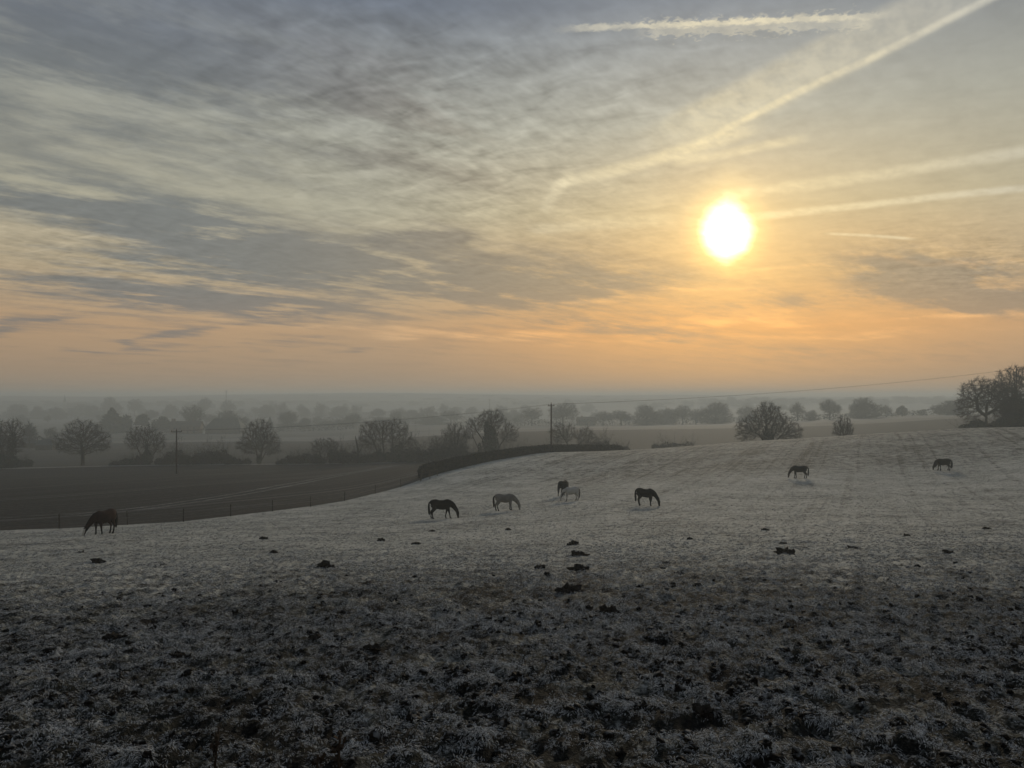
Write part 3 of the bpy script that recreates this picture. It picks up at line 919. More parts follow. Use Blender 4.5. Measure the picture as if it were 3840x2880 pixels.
t = woody('ivy_clad_tree', [(0.4, 0, 11.0, 4.4, 4, 3.2), (-4.6, 0, 9.4, 2.6, 2.6, 2.6), (5.0, 0, 7.6, 3.2, 3, 3.2), (-6.2, 0, 7.2, 1.8, 2, 1.8)],
          [[(0, 0, 0), (0.1, 0, 4), (0.3, 0, 8.6)], [(-2.4, 0.4, 0), (-3.4, 0.4, 3.6), (-5.0, 0.3, 7.2)], [(-1.0, 0, 3.0), (-2.2, 0, 6.0), (-4.0, 0, 8.6)], [(1.4, 0, 0), (2.6, 0, 4), (4.2, 0, 6.4)]],
          81, 950, 0.42, 0.8, 3.0, 0.024, 2.4, 4, 0.9, 0.016, 0.55, 0.12, 0.28, 0.3, [((0.1, 0, 4.6), (2.2, 1.7, 5.4), 3600), ((-0.9, 0, 9.2), (0.9, 0.8, 2.0), 420), ((-2.8, 0.4, 2.4), (0.7, 0.6, 2.6), 300)])
tag(place(t, 1838, 212), 'tree with a thick dark ivy-clad trunk and bare crown behind the clipped hedge', 'tree', HG)
t = woody('crab_apple_tree', [(-2.6, 0, 6.4, 4.2, 3, 3.2), (3.6, 0, 5.4, 3.0, 2.6, 3.2), (5.8, 0, 4.0, 2.2, 2, 2.2)],
          [[(-0.4, 0, 0), (-0.8, 0, 2.4), (-1.8, 0, 4.6)], [(0.2, 0, 0), (1.4, 0, 2.6), (2.8, 0, 4.6)], [(3.0, 0, 0.5), (5.0, 0, 3.6)]], 91, 620, 0.4, 0.8, 2.8, 0.022, 2.5, 4, 0.9, 0.015, 0.6, 0.06, 0.32, 0.3)
tag(place(t, 2145, 214), 'low spreading bare apple tree just behind the telegraph pole on the hedge', 'tree', HG)
t = woody('alder_tree', [(-1.6, 0, 8.6, 3.6, 3, 4.2), (1.6, 0, 9.4, 3.4, 3, 4.4), (0.5, 0, 6, 5, 3, 3)],
          [[(-0.4, 0, 0), (-1.2, 0, 3.6), (-1.8, 0, 7.0)], [(0.4, 0, 0), (1.2, 0, 4.0), (1.8, 0, 8.0)], [(0, 0.2, 0), (0.2, 0.2, 6)]], 101, 950, 0.42, 0.75, 2.8, 0.023, 2.4, 4, 0.9, 0.016, 0.7, 0.2, 0.2, 0.3,
          [((-0.3, 0, 1.8), (3.4, 1.6, 2.6), 1600), ((1.5, 0, 6.5), (1.2, 1, 4.0), 500)])
tag(place(t, 25, 204), 'dense dark alder with an ivy skirt at the open end of the hedgerow', 'tree', HG)

# the dead snag
def snag():
    root = empty('dead_tree', (0, 0, 0))
    A = np.array([(0, 0, 0), (0.1, 0, 2.2), (-0.05, 0, 4.2), (-0.35, 0, 5.8), (0.1, 0, 2.4), (0.9, 0, 4.0)], float)
    B = np.array([(0.1, 0, 2.2), (-0.05, 0, 4.2), (-0.35, 0, 5.8), (-0.75, 0, 7.6), (0.9, 0, 4.0), (1.4, 0.1, 4.9)], float)
    V, Fq = tubes(A, B, np.array([.36, .30, .28, .22, .16, .12]), np.array([.30, .28, .22, .03, .12, .03]), 7)
    mesh_obj('trunk', V, Fq, M['bark'], root, True)
    for p, q in (((-.3, 0, 5.6), (-.6, 0, 6.3)), ((0, 0, 4.2), (-.7, .1, 4.9)), ((.6, 0, 3.4), (1.3, .1, 3.7)), ((1.3, 0, 4.8), (1.3, 0, 5.4)), ((-.1, 0, 3.2), (-.6, 0, 3.5))):
        V, Fq = tubes(np.array([p], float), np.array([q], float), np.full(1, .06), np.full(1, .015), 4)
        mesh_obj('branch', V, Fq, M['bark'], root)
    return root
tag(place(snag(), 1342, 207), 'broken dead trunk with a sharp tip and one stub, beside the widest tree', 'dead tree')

# undergrowth of the hedgerow
SG = 'thickets in the hedgerow below the ploughed field'
protos = [shrub('thicket', 5.5, 3.2, 201, 1500), shrub('thicket', 6.5, 4.4, 202, 1700), shrub('thicket', 4.2, 2.4, 203, 1000), shrub('thicket', 7.0, 3.0, 204, 1700, material='ivy')]
spots = [(430, 2, .6), (475, 3, .7), (520, 2, .9), (610, 0, .75), (660, 1, .95), (715, 0, 1.15), (770, 1, .95), (825, 1, .9), (875, 2, .9), (925, 2, .6), (1060, 2, .7), (1105, 0, .9), (1150, 3, .9), (1190, 0, .8),
         (1270, 1, .9), (1315, 1, 1.0), (1375, 0, 1.0), (1420, 3, 1.0), (1500, 3, .9), (1550, 1, 1.0), (1600, 1, 1.1), (1660, 1, 1.0), (1720, 1, .95), (1760, 0, 1.1), (1900, 0, 1.1), (1960, 1, .9), (2020, 0, .9), (2080, 1, .8),
         (2200, 0, .9), (2260, 1, .9), (2320, 0, .9), (70, 3, .8), (-20, 1, .9)]
for k, (px, pi, s) in enumerate(spots):
    o = protos[pi] if k == spots.index(next(q for q in spots if q[1] == pi)) else copy_tree(protos[pi])
    place(o, px, 207.5 + (k * 37 % 5) * 0.8, -0.1, (k * 1.7) % 0.8 - 0.4, (s, s, s * (1.15 + 0.5 * ((k * 7) % 5) / 5)))
    tag(o, 'leafless bramble and thorn thicket filling the hedgerow between the bare trees', 'bush', SG)
o = shrub('thorn_bush', 13.0, 4.4, 207, 2400, 6, 0.22)
tag(place(o, 2530, 235, -0.3), 'low dark thorn bush beyond the crest of the pasture, between two bare trees', 'bush')

# trees on and beyond the crest of the pasture
t = woody('round_oak_tree', [(0, 0, 6.8, 5.0, 4.5, 4.4), (-4.6, 0, 4.8, 3.8, 3.4, 3.2), (4.8, 0, 4.2, 4.0, 3.4, 2.8), (0, 0, 9.2, 3.2, 3, 2.4), (-6, 0, 2.8, 2.4, 2, 1.6), (6.6, 0, 2.8, 2.2, 2, 1.6)],
          [[(0, 0, 0), (0, 0, 1.8), (-0.5, 0, 4.0)], [(0.3, 0, 0.6), (1.4, 0, 3.0)], [(-0.3, 0, 0.6), (-1.8, 0, 2.8)], [(0.3, 0, 0.5), (2.6, 0, 2.2)]], 111, 1500, 0.38, 0.66, 2.6, 0.024, 2.3, 4, 0.7, 0.017, 0.6, 0.1, 0.36, 0.28,
          [((-0.2, 0, 2.4), (1.7, 1.3, 2.4), 900)])
tag(place(t, 2880, 192, -0.2), 'dark rounded bare oak standing alone just behind the frosted crest', 'tree')
t = woody('young_tree', [(0, 0, 3.6, 2.6, 2.2, 2.6), (0, 0, 2.4, 2.8, 2.2, 2.0)], [[(0, 0, 0), (0, 0, 1.4)], [(-0.2, 0, 0), (-0.8, 0, 1.6)], [(0.2, 0, 0), (0.8, 0, 1.6)]], 121, 420, 0.32, 0.5, 2.0, 0.024, 2.5, 4, 0.5, 0.018, 0.8, 0.2, 0.2, 0.3)
tag(place(t, 3163, 184, -0.1), 'small round bush-like tree poking above the frosted crest', 'tree')
RG = 'oaks at the top corner of the pasture'
t = woody('spreading_oak_tree', [(-1.0, 0, 9.4, 5.4, 5, 3.8), (3.2, 0, 9.0, 4.4, 4, 3.6), (-4.2, 0, 6.6, 3.4, 3.4, 2.4), (-5.2, 0, 4.8, 2.0, 2, 1.6), (4.0, 0, 5.4, 4, 3, 2.2), (-3.6, 0, 3.4, 1.5, 2, 1.2)],
          [[(0, 0, 0), (0, 0, 2.4), (-0.1, 0, 4.2), (0.1, 0, 7.0)], [(-0.1, 0, 4.2), (-2.0, 0, 5.6), (-2.2, 0, 8.0)], [(0.1, 0, 4.6), (2.4, 0, 6.0)]], 131, 1500, 0.40, 0.72, 2.8, 0.025, 2.25, 4, 0.7, 0.018, 0.5, 0.04, 0.36, 0.3)
tag(place(t, 3700, 178, -0.1), 'spreading bare oak with drooping outer boughs over a dark bush at the field corner', 'tree', RG)
t = woody('tall_oak_tree', [(0, 0, 13.0, 5.0, 4.6, 3.4), (-1.5, 0, 10.0, 4.4, 4, 3.2), (4.0, 0, 10.4, 5, 4, 4.2), (4, 0, 6, 5, 3.4, 3), (-2, 0, 6.5, 3, 3, 2.4)],
          [[(0.4, 0, 0), (0.2, 0, 4), (0.0, 0, 9.5)], [(0.2, 0, 4.5), (2.6, 0, 7.4), (3.6, 0, 9.5)], [(0.2, 0, 5), (-1.4, 0, 8.6)]], 141, 1500, 0.42, 0.75, 2.8, 0.025, 2.25, 4, 0.7, 0.018, 0.5, 0.06, 0.34, 0.3,
          [((0.2, 0, 4.6), (2.3, 2, 5.0), 3600), ((-1.6, 0, 6.0), (2.2, 1.6, 2.6), 1500), ((3.0, 0, 5.0), (2.6, 1.8, 4.0), 2400)])
tag(place(t, 3808, 181, -0.1), 'taller ivy-darkened oak behind the spreading oak at the field corner', 'tree', RG)
o = shrub('holly_bush', 10.5, 4.4, 147, 5000, 6, 0.26, 'ivy')
tag(place(o, 3700, 175.5, -0.3), 'dense dark evergreen bush under the spreading oak at the field corner', 'bush')
o = shrub('holly_bush', 9.0, 5.6, 148, 5000, 6, 0.26, 'ivy')
tag(place(o, 3815, 177, -0.3), 'taller dark evergreen bush under the ivy-darkened oak', 'bush')

# trees of the valley floor, fading into the haze
def far_proto(name, seed, h, w, trunk, dense=1.0, kindshape='round'):
    hw = w / 2
    q = random.Random(seed)
    lobes = []
    for k in range(7):
        a = k * 2.4 + q.random()
        ro = hw * 0.55 * (0.4 + 0.6 * q.random()) * (k > 0)
        zc = h * (0.36 + 0.36 * q.random()) if kindshape == 'dome' else h * (0.46 + 0.30 * q.random())
        sz = q.uniform(0.35, 0.6)
        lobes.append((ro * math.cos(a), ro * math.sin(a), zc if k else h * 0.62, hw * sz, hw * sz, h * (0.34 if k == 0 else q.uniform(0.16, 0.30))))
    if kindshape in ('dome', 'round'):
        lobes.append((0, 0, h * 0.24, hw * 0.9, hw * 0.9, h * 0.20))
    if kindshape == 'tall':
        lobes.append((0, 0, h * 0.80, hw * 0.45, hw * 0.45, h * 0.20))
    return woody(name, lobes, [[(0, 0, 0), (0.1, 0, trunk), (0, 0, trunk * 1.6)]], seed, int(420 * dense), 0.9, 1.5, 6.0, 0.05, 2.3, 5, 1.9, 0.042, 0.6, 0.1, 0.25, 0.3, twigm='hoar')
FP = {'round': far_proto('bare_tree', 301, 20, 18, 3.5, 1.5), 'dome': far_proto('bare_tree', 302, 19, 21, 3, 2.4, 'dome'), 'oak': far_proto('bare_tree', 303, 17, 20, 4, 1.2, 'oak'),
      'tall': far_proto('bare_tree', 304, 22, 15, 5, 1.3, 'tall'), 'oak2': far_proto('bare_tree', 305, 18, 22, 4.5, 1.3, 'oak'), 'dome2': far_proto('bare_tree', 306, 16, 20, 2.5, 2.2, 'dome'),
      'spire': evergreen('evergreen_tree', 'spire', 22, 15, 311, 3600, 0.8), 'pine': evergreen('evergreen_tree', 'pine', 14, 12, 312, 2000, 0.6), 'yew': evergreen('evergreen_tree', 'yew', 15, 14, 313, 3000, 0.7)}
FH = {'round': (20, 18), 'dome': (19, 21), 'oak': (17, 20), 'tall': (22, 15), 'oak2': (18, 22), 'dome2': (16, 20), 'spire': (22, 15), 'pine': (14, 12), 'yew': (15, 14)}
used = set()
fk = 0
def far_tree(px, top, width, d, kind, label, group):
    """top row and width in photograph pixels give the size at distance d; the foot stands on the ground"""
    global fk
    o = FP[kind] if kind not in used else copy_tree(FP[kind])
    used.add(kind)
    fk += 1
    x, y, z = at(px, d)
    hgt = (HY - top) / F * d - z
    wid = width / F * d
    H0, W0 = FH[kind]
    sz = max(hgt, 3.0) / H0
    sx = wid / W0
    o.location = (x, y, z - 0.08 * hgt)
    o.rotation_euler = (0, 0, (fk * 2.399) % 6.283)
    o.scale = (sx, sx, sz)
    return tag(o, label, 'tree', group)
GV = 'bare trees round the farm'
far_tree(420, 1522, 120, 560, 'spire', 'broad dark evergreen with a pointed top behind the bare oak', 'evergreens round the farm')
far_tree(452, 1548, 80, 565, 'yew', 'rounded evergreen shoulder beside the pointed evergreen', 'evergreens round the farm')
far_tree(533, 1552, 62, 570, 'pine', 'flat-topped evergreen pine above the ivy-based maple', 'evergreens round the farm')
far_tree(606, 1552, 72, 570, 'yew', 'rounded evergreen beside the farmhouse chimney', 'evergreens round the farm')
for q, lb in [((727, 1513, 115, 600, 'round'), 'tall round-headed bare tree rising behind the long farmhouse'), ((862, 1526, 125, 590, 'dome'), 'broad domed bare tree rising behind the big hipped barn'),
              ((190, 1598, 55, 420, 'round'), 'small hazy bare tree above the hipped field barn'), ((110, 1565, 70, 330, 'tall'), 'slim hazy bare tree beside the dense dark alder'),
              ((1080, 1537, 95, 640, 'round'), 'round hazy bare tree between the fan-shaped ash and the hawthorn'), ((1140, 1560, 60, 640, 'dome2'), 'low hazy bare tree next to the round hazy tree')]:
    far_tree(*q, lb, GV)
far_tree(1012, 1560, 34, 620, 'spire', 'small pointed evergreen beside the round hazy tree', 'evergreens round the farm')
LR = 'hazy bare tree along the far side of the second ploughed field'
GR = 'bare trees beyond the second ploughed field'
for q in [(1995, 1517, 100, 640, 'oak'), (2110, 1498, 135, 600, 'oak2'), (2262, 1533, 95, 620, 'oak'), (2330, 1530, 105, 600, 'oak2'), (2425, 1507, 130, 600, 'dome'), (2500, 1520, 100, 640, 'dome2'),
          (2560, 1508, 95, 620, 'oak'), (2610, 1525, 80, 610, 'tall'), (2682, 1495, 150, 590, 'dome'), (2990, 1498, 65, 520, 'tall'), (3040, 1535, 60, 520, 'round'), (3110, 1487, 105, 520, 'oak2'),
          (3245, 1477, 125, 510, 'dome'), (3215, 1505, 80, 525, 'round'), (3322, 1514, 55, 540, 'tall'), (3455, 1535, 45, 540, 'round'), (3555, 1492, 115, 470, 'dome'), (3590, 1500, 90, 480, 'round'), (2800, 1515, 90, 640, 'dome2')]:
    far_tree(*q, LR, GR)
far_tree(3382, 1515, 42, 530, 'yew', 'narrow evergreen among the bare trees beyond the second ploughed field', GR)
LM = 'pale misty tree of the middle valley'
GM = 'misty trees of the middle valley'
for q in [(415, 1476, 90, 1050, 'dome'), (505, 1484, 60, 1050, 'oak'), (640, 1507, 70, 1000, 'dome2'), (765, 1480, 75, 1000, 'oak2'), (855, 1490, 75, 1000, 'tall'), (1000, 1508, 70, 980, 'dome'), (1055, 1505, 60, 1000, 'round'),
          (1130, 1508, 50, 1000, 'tall'), (1200, 1506, 55, 990, 'round'), (1270, 1515, 80, 980, 'dome2'), (1335, 1515, 55, 1000, 'round'), (1420, 1526, 75, 900, 'oak2'), (1495, 1527, 90, 900, 'tall'), (1550, 1530, 90, 860, 'dome'),
          (1605, 1520, 80, 850, 'round'), (1665, 1510, 42, 1050, 'round'), (1706, 1520, 50, 1050, 'dome2'), (1770, 1518, 60, 1000, 'oak'), (1880, 1515, 60, 950, 'round'), (1930, 1528, 60, 900, 'dome'), (1620, 1555, 150, 700, 'dome2'), (1480, 1558, 120, 720, 'dome'),
          (1300, 1570, 110, 700, 'dome2'), (1220, 1575, 90, 690, 'dome'), (1390, 1575, 90, 680, 'round'), (60, 1505, 90, 1000, 'dome2'), (140, 1515, 70, 980, 'dome'), (210, 1520, 90, 950, 'dome2'), (300, 1508, 90, 1100, 'dome'), (350, 1512, 70, 1050, 'dome2')]:
    far_tree(*q, LM, GM)
LF = 'faint tree on the wooded ridge under the skyline'
GF = 'trees on the wooded ridge'
rr = random.Random(5)
for k in range(30):
    px = 2640 + k * 34 + rr.uniform(-10, 10)
    far_tree(px, 1489 + rr.uniform(-9, 6), rr.uniform(50, 75), 1450 + rr.uniform(-60, 60), rr.choice(['dome', 'dome2', 'round']), LF, GF)
for k in range(22):
    far_tree(20 + k * 34 + rr.uniform(-15, 15), 1506 + rr.uniform(-8, 8), rr.uniform(40, 70), 1500 + rr.uniform(-150, 150), rr.choice(['dome', 'dome2', 'round']), 'faint tree of the far valley on the church side', 'trees on the church side')
for k in range(30):
    far_tree(900 + k * 58 + rr.uniform(-20, 20), 1503 + rr.uniform(-5, 7), rr.uniform(40, 70), 1550 + rr.uniform(-200, 250), rr.choice(['dome', 'dome2', 'round']), 'faint tree of the far valley between the masts and the ridge', 'trees of the far valley')

# belts of trees between the misty fields
belt = [(780, 1.0, -250, 2300, 30), (1150, 0.9, -250, 3000, 40), (1300, 0.8, -250, 3600, 34)]
for d0, sc_, pa, pb, cnt in belt:
    for k in range(cnt):
        px = pa + (pb - pa) * (k + rr.uniform(-0.9, 0.9)) / cnt
        d = d0 + rr.uniform(-90, 90) + 60 * math.sin(px * 0.004)
        x_, y_, z_ = at(px, d)
        hgt = rr.choice([7, 9, 10, 12, 13, 16]) * rr.uniform(0.8, 1.2)
        far_tree(px, HY - (z_ + hgt) / d * F, hgt * rr.uniform(0.9, 1.7) / d * F, d, rr.choice(['dome', 'dome2', 'round', 'oak', 'oak2', 'tall', 'dome']),
                 'misty tree in the tree belts across the middle valley', 'tree belts of the valley')

# low hedgerows dividing the valley fields
def valley_hedge(pts, h, w, label, seed):
    r = np.random.default_rng(seed)
    P = np.array([at(px, d) for px, d in pts])
    sg = np.concatenate([[0], np.cumsum(np.linalg.norm(np.diff(P[:, :2], axis=0), axis=1))])
    n = int(sg[-1] * 16)
    s_ = r.random(n) * sg[-1]
    x, y = np.interp(s_, sg, P[:, 0]), np.interp(s_, sg, P[:, 1])
    hh = h * (0.7 + 0.9 * np.clip(0.5 + fbm(s_ * 0.06, s_ * 0 + seed, 3, 71), 0, 1.3))
    C = np.stack([x + r.normal(size=n) * w * 0.3, y + r.normal(size=n) * w * 0.3, height(x, y) + hh * r.random(n) ** 0.8], -1)
    o0 = P[len(P) // 2]
    root = empty('field_hedge', tuple(o0), 0, label, 'hedge', 'hedges between the valley fields')
    v, f = leaves(C - o0, 0.55, seed + 1)
    mesh_obj('foliage', v, f, M['hoar'], root)
    m = int(sg[-1] / 3)
    s_ = np.linspace(0, sg[-1], m)
    A = np.stack([np.interp(s_, sg, P[:, 0]), np.interp(s_, sg, P[:, 1]), np.zeros(m)], -1)
    A[:, 2] = height(A[:, 0], A[:, 1]) - 0.3
    V, Fq = tubes(A - o0, A - o0 + np.stack([r.normal(size=m) * 0.4, r.normal(size=m) * 0.4, np.full(m, h * 0.9)], -1), np.full(m, 0.12), np.full(m, 0.05), 3)
    st = mesh_obj('stems', V, Fq, M['twig'], root)
    st['kind'] = 'stuff'
    return root
valley_hedge([(-200, 400), (90, 390), (230, 385)], 2.6, 2.0, 'dark low hedge beside the field barns', 801)
valley_hedge([(560, 560), (780, 552), (1000, 560), (1330, 585)], 4.0, 3.0, 'hazy hedge along the farmyard, under the farm trees', 802)
valley_hedge([(1900, 640), (2200, 620), (2500, 615), (2760, 620)], 4.5, 3.0, 'hazy hedge under the bare trees beyond the second ploughed field', 803)
valley_hedge([(2850, 545), (3200, 535), (3620, 500)], 3.2, 3.0, 'hazy hedge under the trees near the field corner oaks', 804)
valley_hedge([(-300, 960), (300, 1000), (900, 1000), (1500, 960), (2000, 980)], 6.0, 4.0, 'misty long hedge across the middle valley', 805)
valley_hedge([(1150, 720), (1450, 730), (1750, 745)], 6.0, 4.0, 'misty tall hedge below the masts', 806)
valley_hedge([(-300, 1380), (600, 1430), (1500, 1500), (2500, 1520), (3900, 1450)], 7.0, 6.0, 'faint wooded hedge line under the skyline', 807)

# ------------------------------------------------------------------ fence, hedge, poles
M['post'] = simple('weathered_post', (0.030, 0.026, 0.022), (0.07, 0.062, 0.054), 6.0, 0.95)
M['tape'] = simple('fence_tape', (0.10, 0.10, 0.095), (0.15, 0.15, 0.14), 4.0, 0.7)
M['pole'] = simple('creosoted_pole', (0.030, 0.018, 0.013), (0.060, 0.034, 0.024), 1.5, 0.9)
M['wire'] = simple('power_wire', (0.03, 0.03, 0.03), (0.05, 0.05, 0.05), 1.0, 0.6)
M['porcelain'] = simple('brown_porcelain', (0.05, 0.03, 0.02), (0.08, 0.05, 0.03), 4.0, 0.3, 0.5)
M['hedge'] = simple('clipped_hedge', (0.018, 0.015, 0.011), (0.042, 0.035, 0.027), 1.2, 0.95)

def box(w, d, h, bev=0.0, taper=1.0, z0=0.0):
    x, y = w / 2, d / 2
    v = [(-x, -y, z0), (x, -y, z0), (x, y, z0), (-x, y, z0)] + [(a * taper, b * taper, z0 + h) for a, b in ((-x, -y), (x, -y), (x, y), (-x, y))]
    f = [(0, 3, 2, 1), (4, 5, 6, 7), (0, 1, 5, 4), (1, 2, 6, 5), (2, 3, 7, 6), (3, 0, 4, 7)]
    return np.array(v, float), f

def lathe(prof, sides=8):
    """prof: list of (radius, z)"""
    v, f = [], []
    for r_, z in prof:
        for k in range(sides):
            a = 2 * math.pi * k / sides
            v.append((r_ * math.cos(a), r_ * math.sin(a), z))
    for i in range(len(prof) - 1):
        for k in range(sides):
            a, b = i * sides + k, i * sides + (k + 1) % sides
            f.append((a, b, b + sides, a + sides))
    f.append(tuple(range(sides))[::-1])
    f.append(tuple((len(prof) - 1) * sides + k for k in range(sides)))
    return np.array(v), f

def poly_tube(P, r, sides=4):
    """continuous tube along a polyline"""
    P = np.asarray(P, float)
    d = np.gradient(P, axis=0); d /= np.linalg.norm(d, axis=1, keepdims=True)
    u = np.cross(d, np.array([0, 0, 1.0])); u /= np.maximum(np.linalg.norm(u, axis=1, keepdims=True), 1e-6)
    w = np.cross(u, d)
    R = np.broadcast_to(np.asarray(r, float), (len(P),))
    v = np.concatenate([P[:, None] + (math.cos(2 * math.pi * k / sides) * u + math.sin(2 * math.pi * k / sides) * w)[:, None] * R[:, None, None] for k in range(sides)], 1)
    f = []
    for i in range(len(P) - 1):
        for k in range(sides):
            a, b = i * sides + k, i * sides + (k + 1) % sides
            f.append((a, b, b + sides, a + sides))
    f.append(tuple(range(sides))[::-1]); f.append(tuple((len(P) - 1) * sides + k for k in range(sides)))
    return v.reshape(-1, 3), f

posts = [(-330, 59.4), (-30, 60.9), (222, 63), (478, 67), (688, 71), (865, 76), (1022, 81), (1165, 88), (1292, 96), (1407, 105), (1503, 113), (1580, 119)]
fence = empty('paddock_fence', at(688, 71), 0, 'post and white tape fence between the frosted pasture and the ploughed field', 'fence')
f0 = np.array(fence.location)
pv, pf = lathe([(0.055, -0.3), (0.055, 1.16), (0.035, 1.22)], 7)
pmesh = None
tops = []
for k, (px, d) in enumerate(posts):
    x, y, z = at(px, d - 0.35)
    z = ground_z(x, y)
    if pmesh is None:
        o = pmesh = mesh_obj('post', pv, pf, M['post'], fence, True)
    else:
        o = share('post', pmesh, fence)
    o.location = Vector((x, y, z)) - fence.location
    o.rotation_euler = (RNG.normal() * 0.025, RNG.normal() * 0.025, k * 1.3)
    tops.append((x, y, z))
tops = np.array(tops)
for hgt in (1.10, 0.62):
    P = []
    for a, b in zip(tops[:-1], tops[1:]):
        for s in np.linspace(0, 1, 7)[:-1]:
            P.append(a + (b - a) * s + np.array([0, -0.06, hgt - 0.10 * s * (1 - s)]))
    P.append(tops[-1] + np.array([0, -0.06, hgt]))
    v, f = poly_tube(np.array(P) - f0, 0.016, 4)
    mesh_obj('tape', v, f, M['tape'], fence)

# the clipped hedge on the shoulder of the pasture
hp = [(1572, 119.5), (1600, 121.5), (1700, 129), (1800, 136.5), (1900, 143), (2000, 149), (2069, 153.5), (2160, 158), (2240, 163), (2330, 168)]
HPT = np.array([at(px, d + 1.2) for px, d in hp])
seg = np.concatenate([[0], np.cumsum(np.linalg.norm(np.diff(HPT[:, :2], axis=0), axis=1))])
ss_ = np.linspace(0, seg[-1], 190)
HC = np.stack([np.interp(ss_, seg, HPT[:, i]) for i in range(3)], -1)
hd = np.gradient(HC[:, :2], axis=0); hd /= np.linalg.norm(hd, axis=1, keepdims=True)
hn = np.stack([-hd[:, 1], hd[:, 0]], -1)
hedge = empty('hedge', tuple(HC[40]), 0, 'long low clipped hedge running over the shoulder of the frosted pasture', 'hedge')
h0 = np.array(hedge.location)
prof = [(-0.62, -0.2), (-0.70, 0.5), (-0.66, 1.2), (-0.56, 1.62), (-0.2, 1.74), (0.2, 1.74), (0.56, 1.62), (0.66, 1.2), (0.70, 0.5), (0.62, -0.2)]
V = []
endf = np.clip(np.minimum(ss_, seg[-1] - ss_) / 1.5, 0.15, 1) ** 0.5
hs = 1.05 - 0.38 * ss_ / seg[-1]
for j, (a, z) in enumerate(prof):
    wob = 0.20 * fbm(ss_ * 0.7, np.full_like(ss_, j * 0.7), 3, 51)
    V.append(np.stack([HC[:, 0] + hn[:, 0] * (a * 1.05 + wob) * endf, HC[:, 1] + hn[:, 1] * (a * 1.05 + wob) * endf, HC[:, 2] + z * hs * (0.6 + 0.4 * endf) + wob * 0.8], -1))
V = np.stack(V, 1)
nr, nc = V.shape[:2]
gi = np.arange(nr * nc).reshape(nr, nc)
ff = np.stack([gi[:-1, :-1], gi[:-1, 1:], gi[1:, 1:], gi[1:, :-1]], -1).reshape(-1, 4)
mesh_obj('branches', V.reshape(-1, 3) - h0, ff, M['hedge'], hedge, True)
ri, rj = RNG.integers(0, nr - 1, 15000), RNG.integers(0, nc - 1, 15000)
a, b = RNG.random((15000, 1)), RNG.random((15000, 1))
C = V[ri, rj] * (1 - a) * (1 - b) + V[ri + 1, rj] * a * (1 - b) + V[ri, rj + 1] * (1 - a) * b + V[ri + 1, rj + 1] * a * b
v, f = leaves(C - h0 + RNG.normal(size=C.shape) * 0.09, 0.13, 77)
mesh_obj('foliage', v, f, M['hedge'], hedge)

# short rail fence in front of the end of the hedge
rf = empty('rail_fence', at(1612, 119.0), 0, 'short leaning rail fence against the near end of the clipped hedge', 'fence')
q = [Vector(at(1578, 117.5)) - rf.location, Vector(at(1612, 119.3)) - rf.location, Vector(at(1640, 121.6)) - rf.location]
pm2 = mesh_obj('post', *box(0.13, 0.13, 1.6, 0, 0.9, -0.3), M['post'], rf)
pm2.location = q[0]
for p in q[1:]:
    o = share('post', pm2, rf); o.location = p
for hgt in (0.55, 1.05):
    v, f = poly_tube([np.array(p) + np.array([0, -0.1, hgt]) for p in q], 0.05, 4)
    mesh_obj('rail', v, f, M['post'], rf)

# telegraph poles and their wires
PH = 9.0
def telegraph_pole(loc, label, rz, h=PH):
    root = empty('telegraph_pole', loc, rz, label, 'telegraph pole', 'poles of the power line')
    mesh_obj('pole', *lathe([(0.17, -0.5), (0.15, h * 0.5), (0.12, h), (0.06, h + 0.05)], 10), M['pole'], root, True)
    ca = mesh_obj('crossarm', *box(2.1, 0.12, 0.14, z0=h - 0.42), M['pole'], root)
    first = None
    for xx in (-0.95, 0.0, 0.95):
        iv, if_ = lathe([(0.03, h - 0.28), (0.07, h - 0.20), (0.05, h - 0.12), (0.08, h - 0.06), (0.03, h + 0.02)], 7)
        if xx == 0.0:
            iv = iv + np.array([0, 0, 0.32])
        iv[:, 0] += xx
        mesh_obj('insulator', iv, if_, M['porcelain'], root, True)
    return root
P1, P2, P3 = Vector(at(662, 159)), Vector(at(2067, 151.6)), None
dirv = (P2 - P1); dirv.z = 0
x3, y3 = (3812 - CX) / F * 186.0, 186.0
P3 = Vector((x3, y3, 0)); P3.z = hz(x3, y3)
H1, H2 = (HY - 1613) / F * 159 - P1.z, (HY - 1515) / F * 151.6 - P2.z
H3 = (HY - 1383) / F * 186.0 - P3.z
rz12 = math.atan2(dirv.y, dirv.x) + math.pi / 2
telegraph_pole(P1, 'dark telegraph pole standing in the ploughed field', 0.25, H1)
telegraph_pole(P2, 'reddish telegraph pole standing at the clipped hedge', 0.9, H2)
telegraph_pole(P3, 'telegraph pole hidden among the oaks at the field corner', 0.9, H3)
def wires(pa, ha, ra, pb, hb, rb, sag, label, grp):
    for k, off in enumerate((-0.95, 0.95)):
        A = pa + Vector((off * math.cos(ra), off * math.sin(ra), ha - 0.05)); B = pb + Vector((off * math.cos(rb), off * math.sin(rb), hb - 0.05))
        s = np.linspace(0, 1, 40)[:, None]
        P = np.array(A) * (1 - s) + np.array(B) * s
        P[:, 2] -= (4 * sag * s * (1 - s))[:, 0]
        v, f = poly_tube(P - np.array(A), 0.012, 4)
        o = mesh_obj('power_wire', v, f, M['wire'])
        o.location = A
        tag(o, label, 'wire', grp)
wires(P1, H1, 0.25, P2, H2, 0.9, 1.0, 'thin sagging wire between the two telegraph poles', 'wires between the two poles')
wires(P2, H2, 0.9, P3, H3, 0.9, 1.2, 'thin wire rising from the hedge pole to the oaks at the field corner', 'wires running to the oaks')

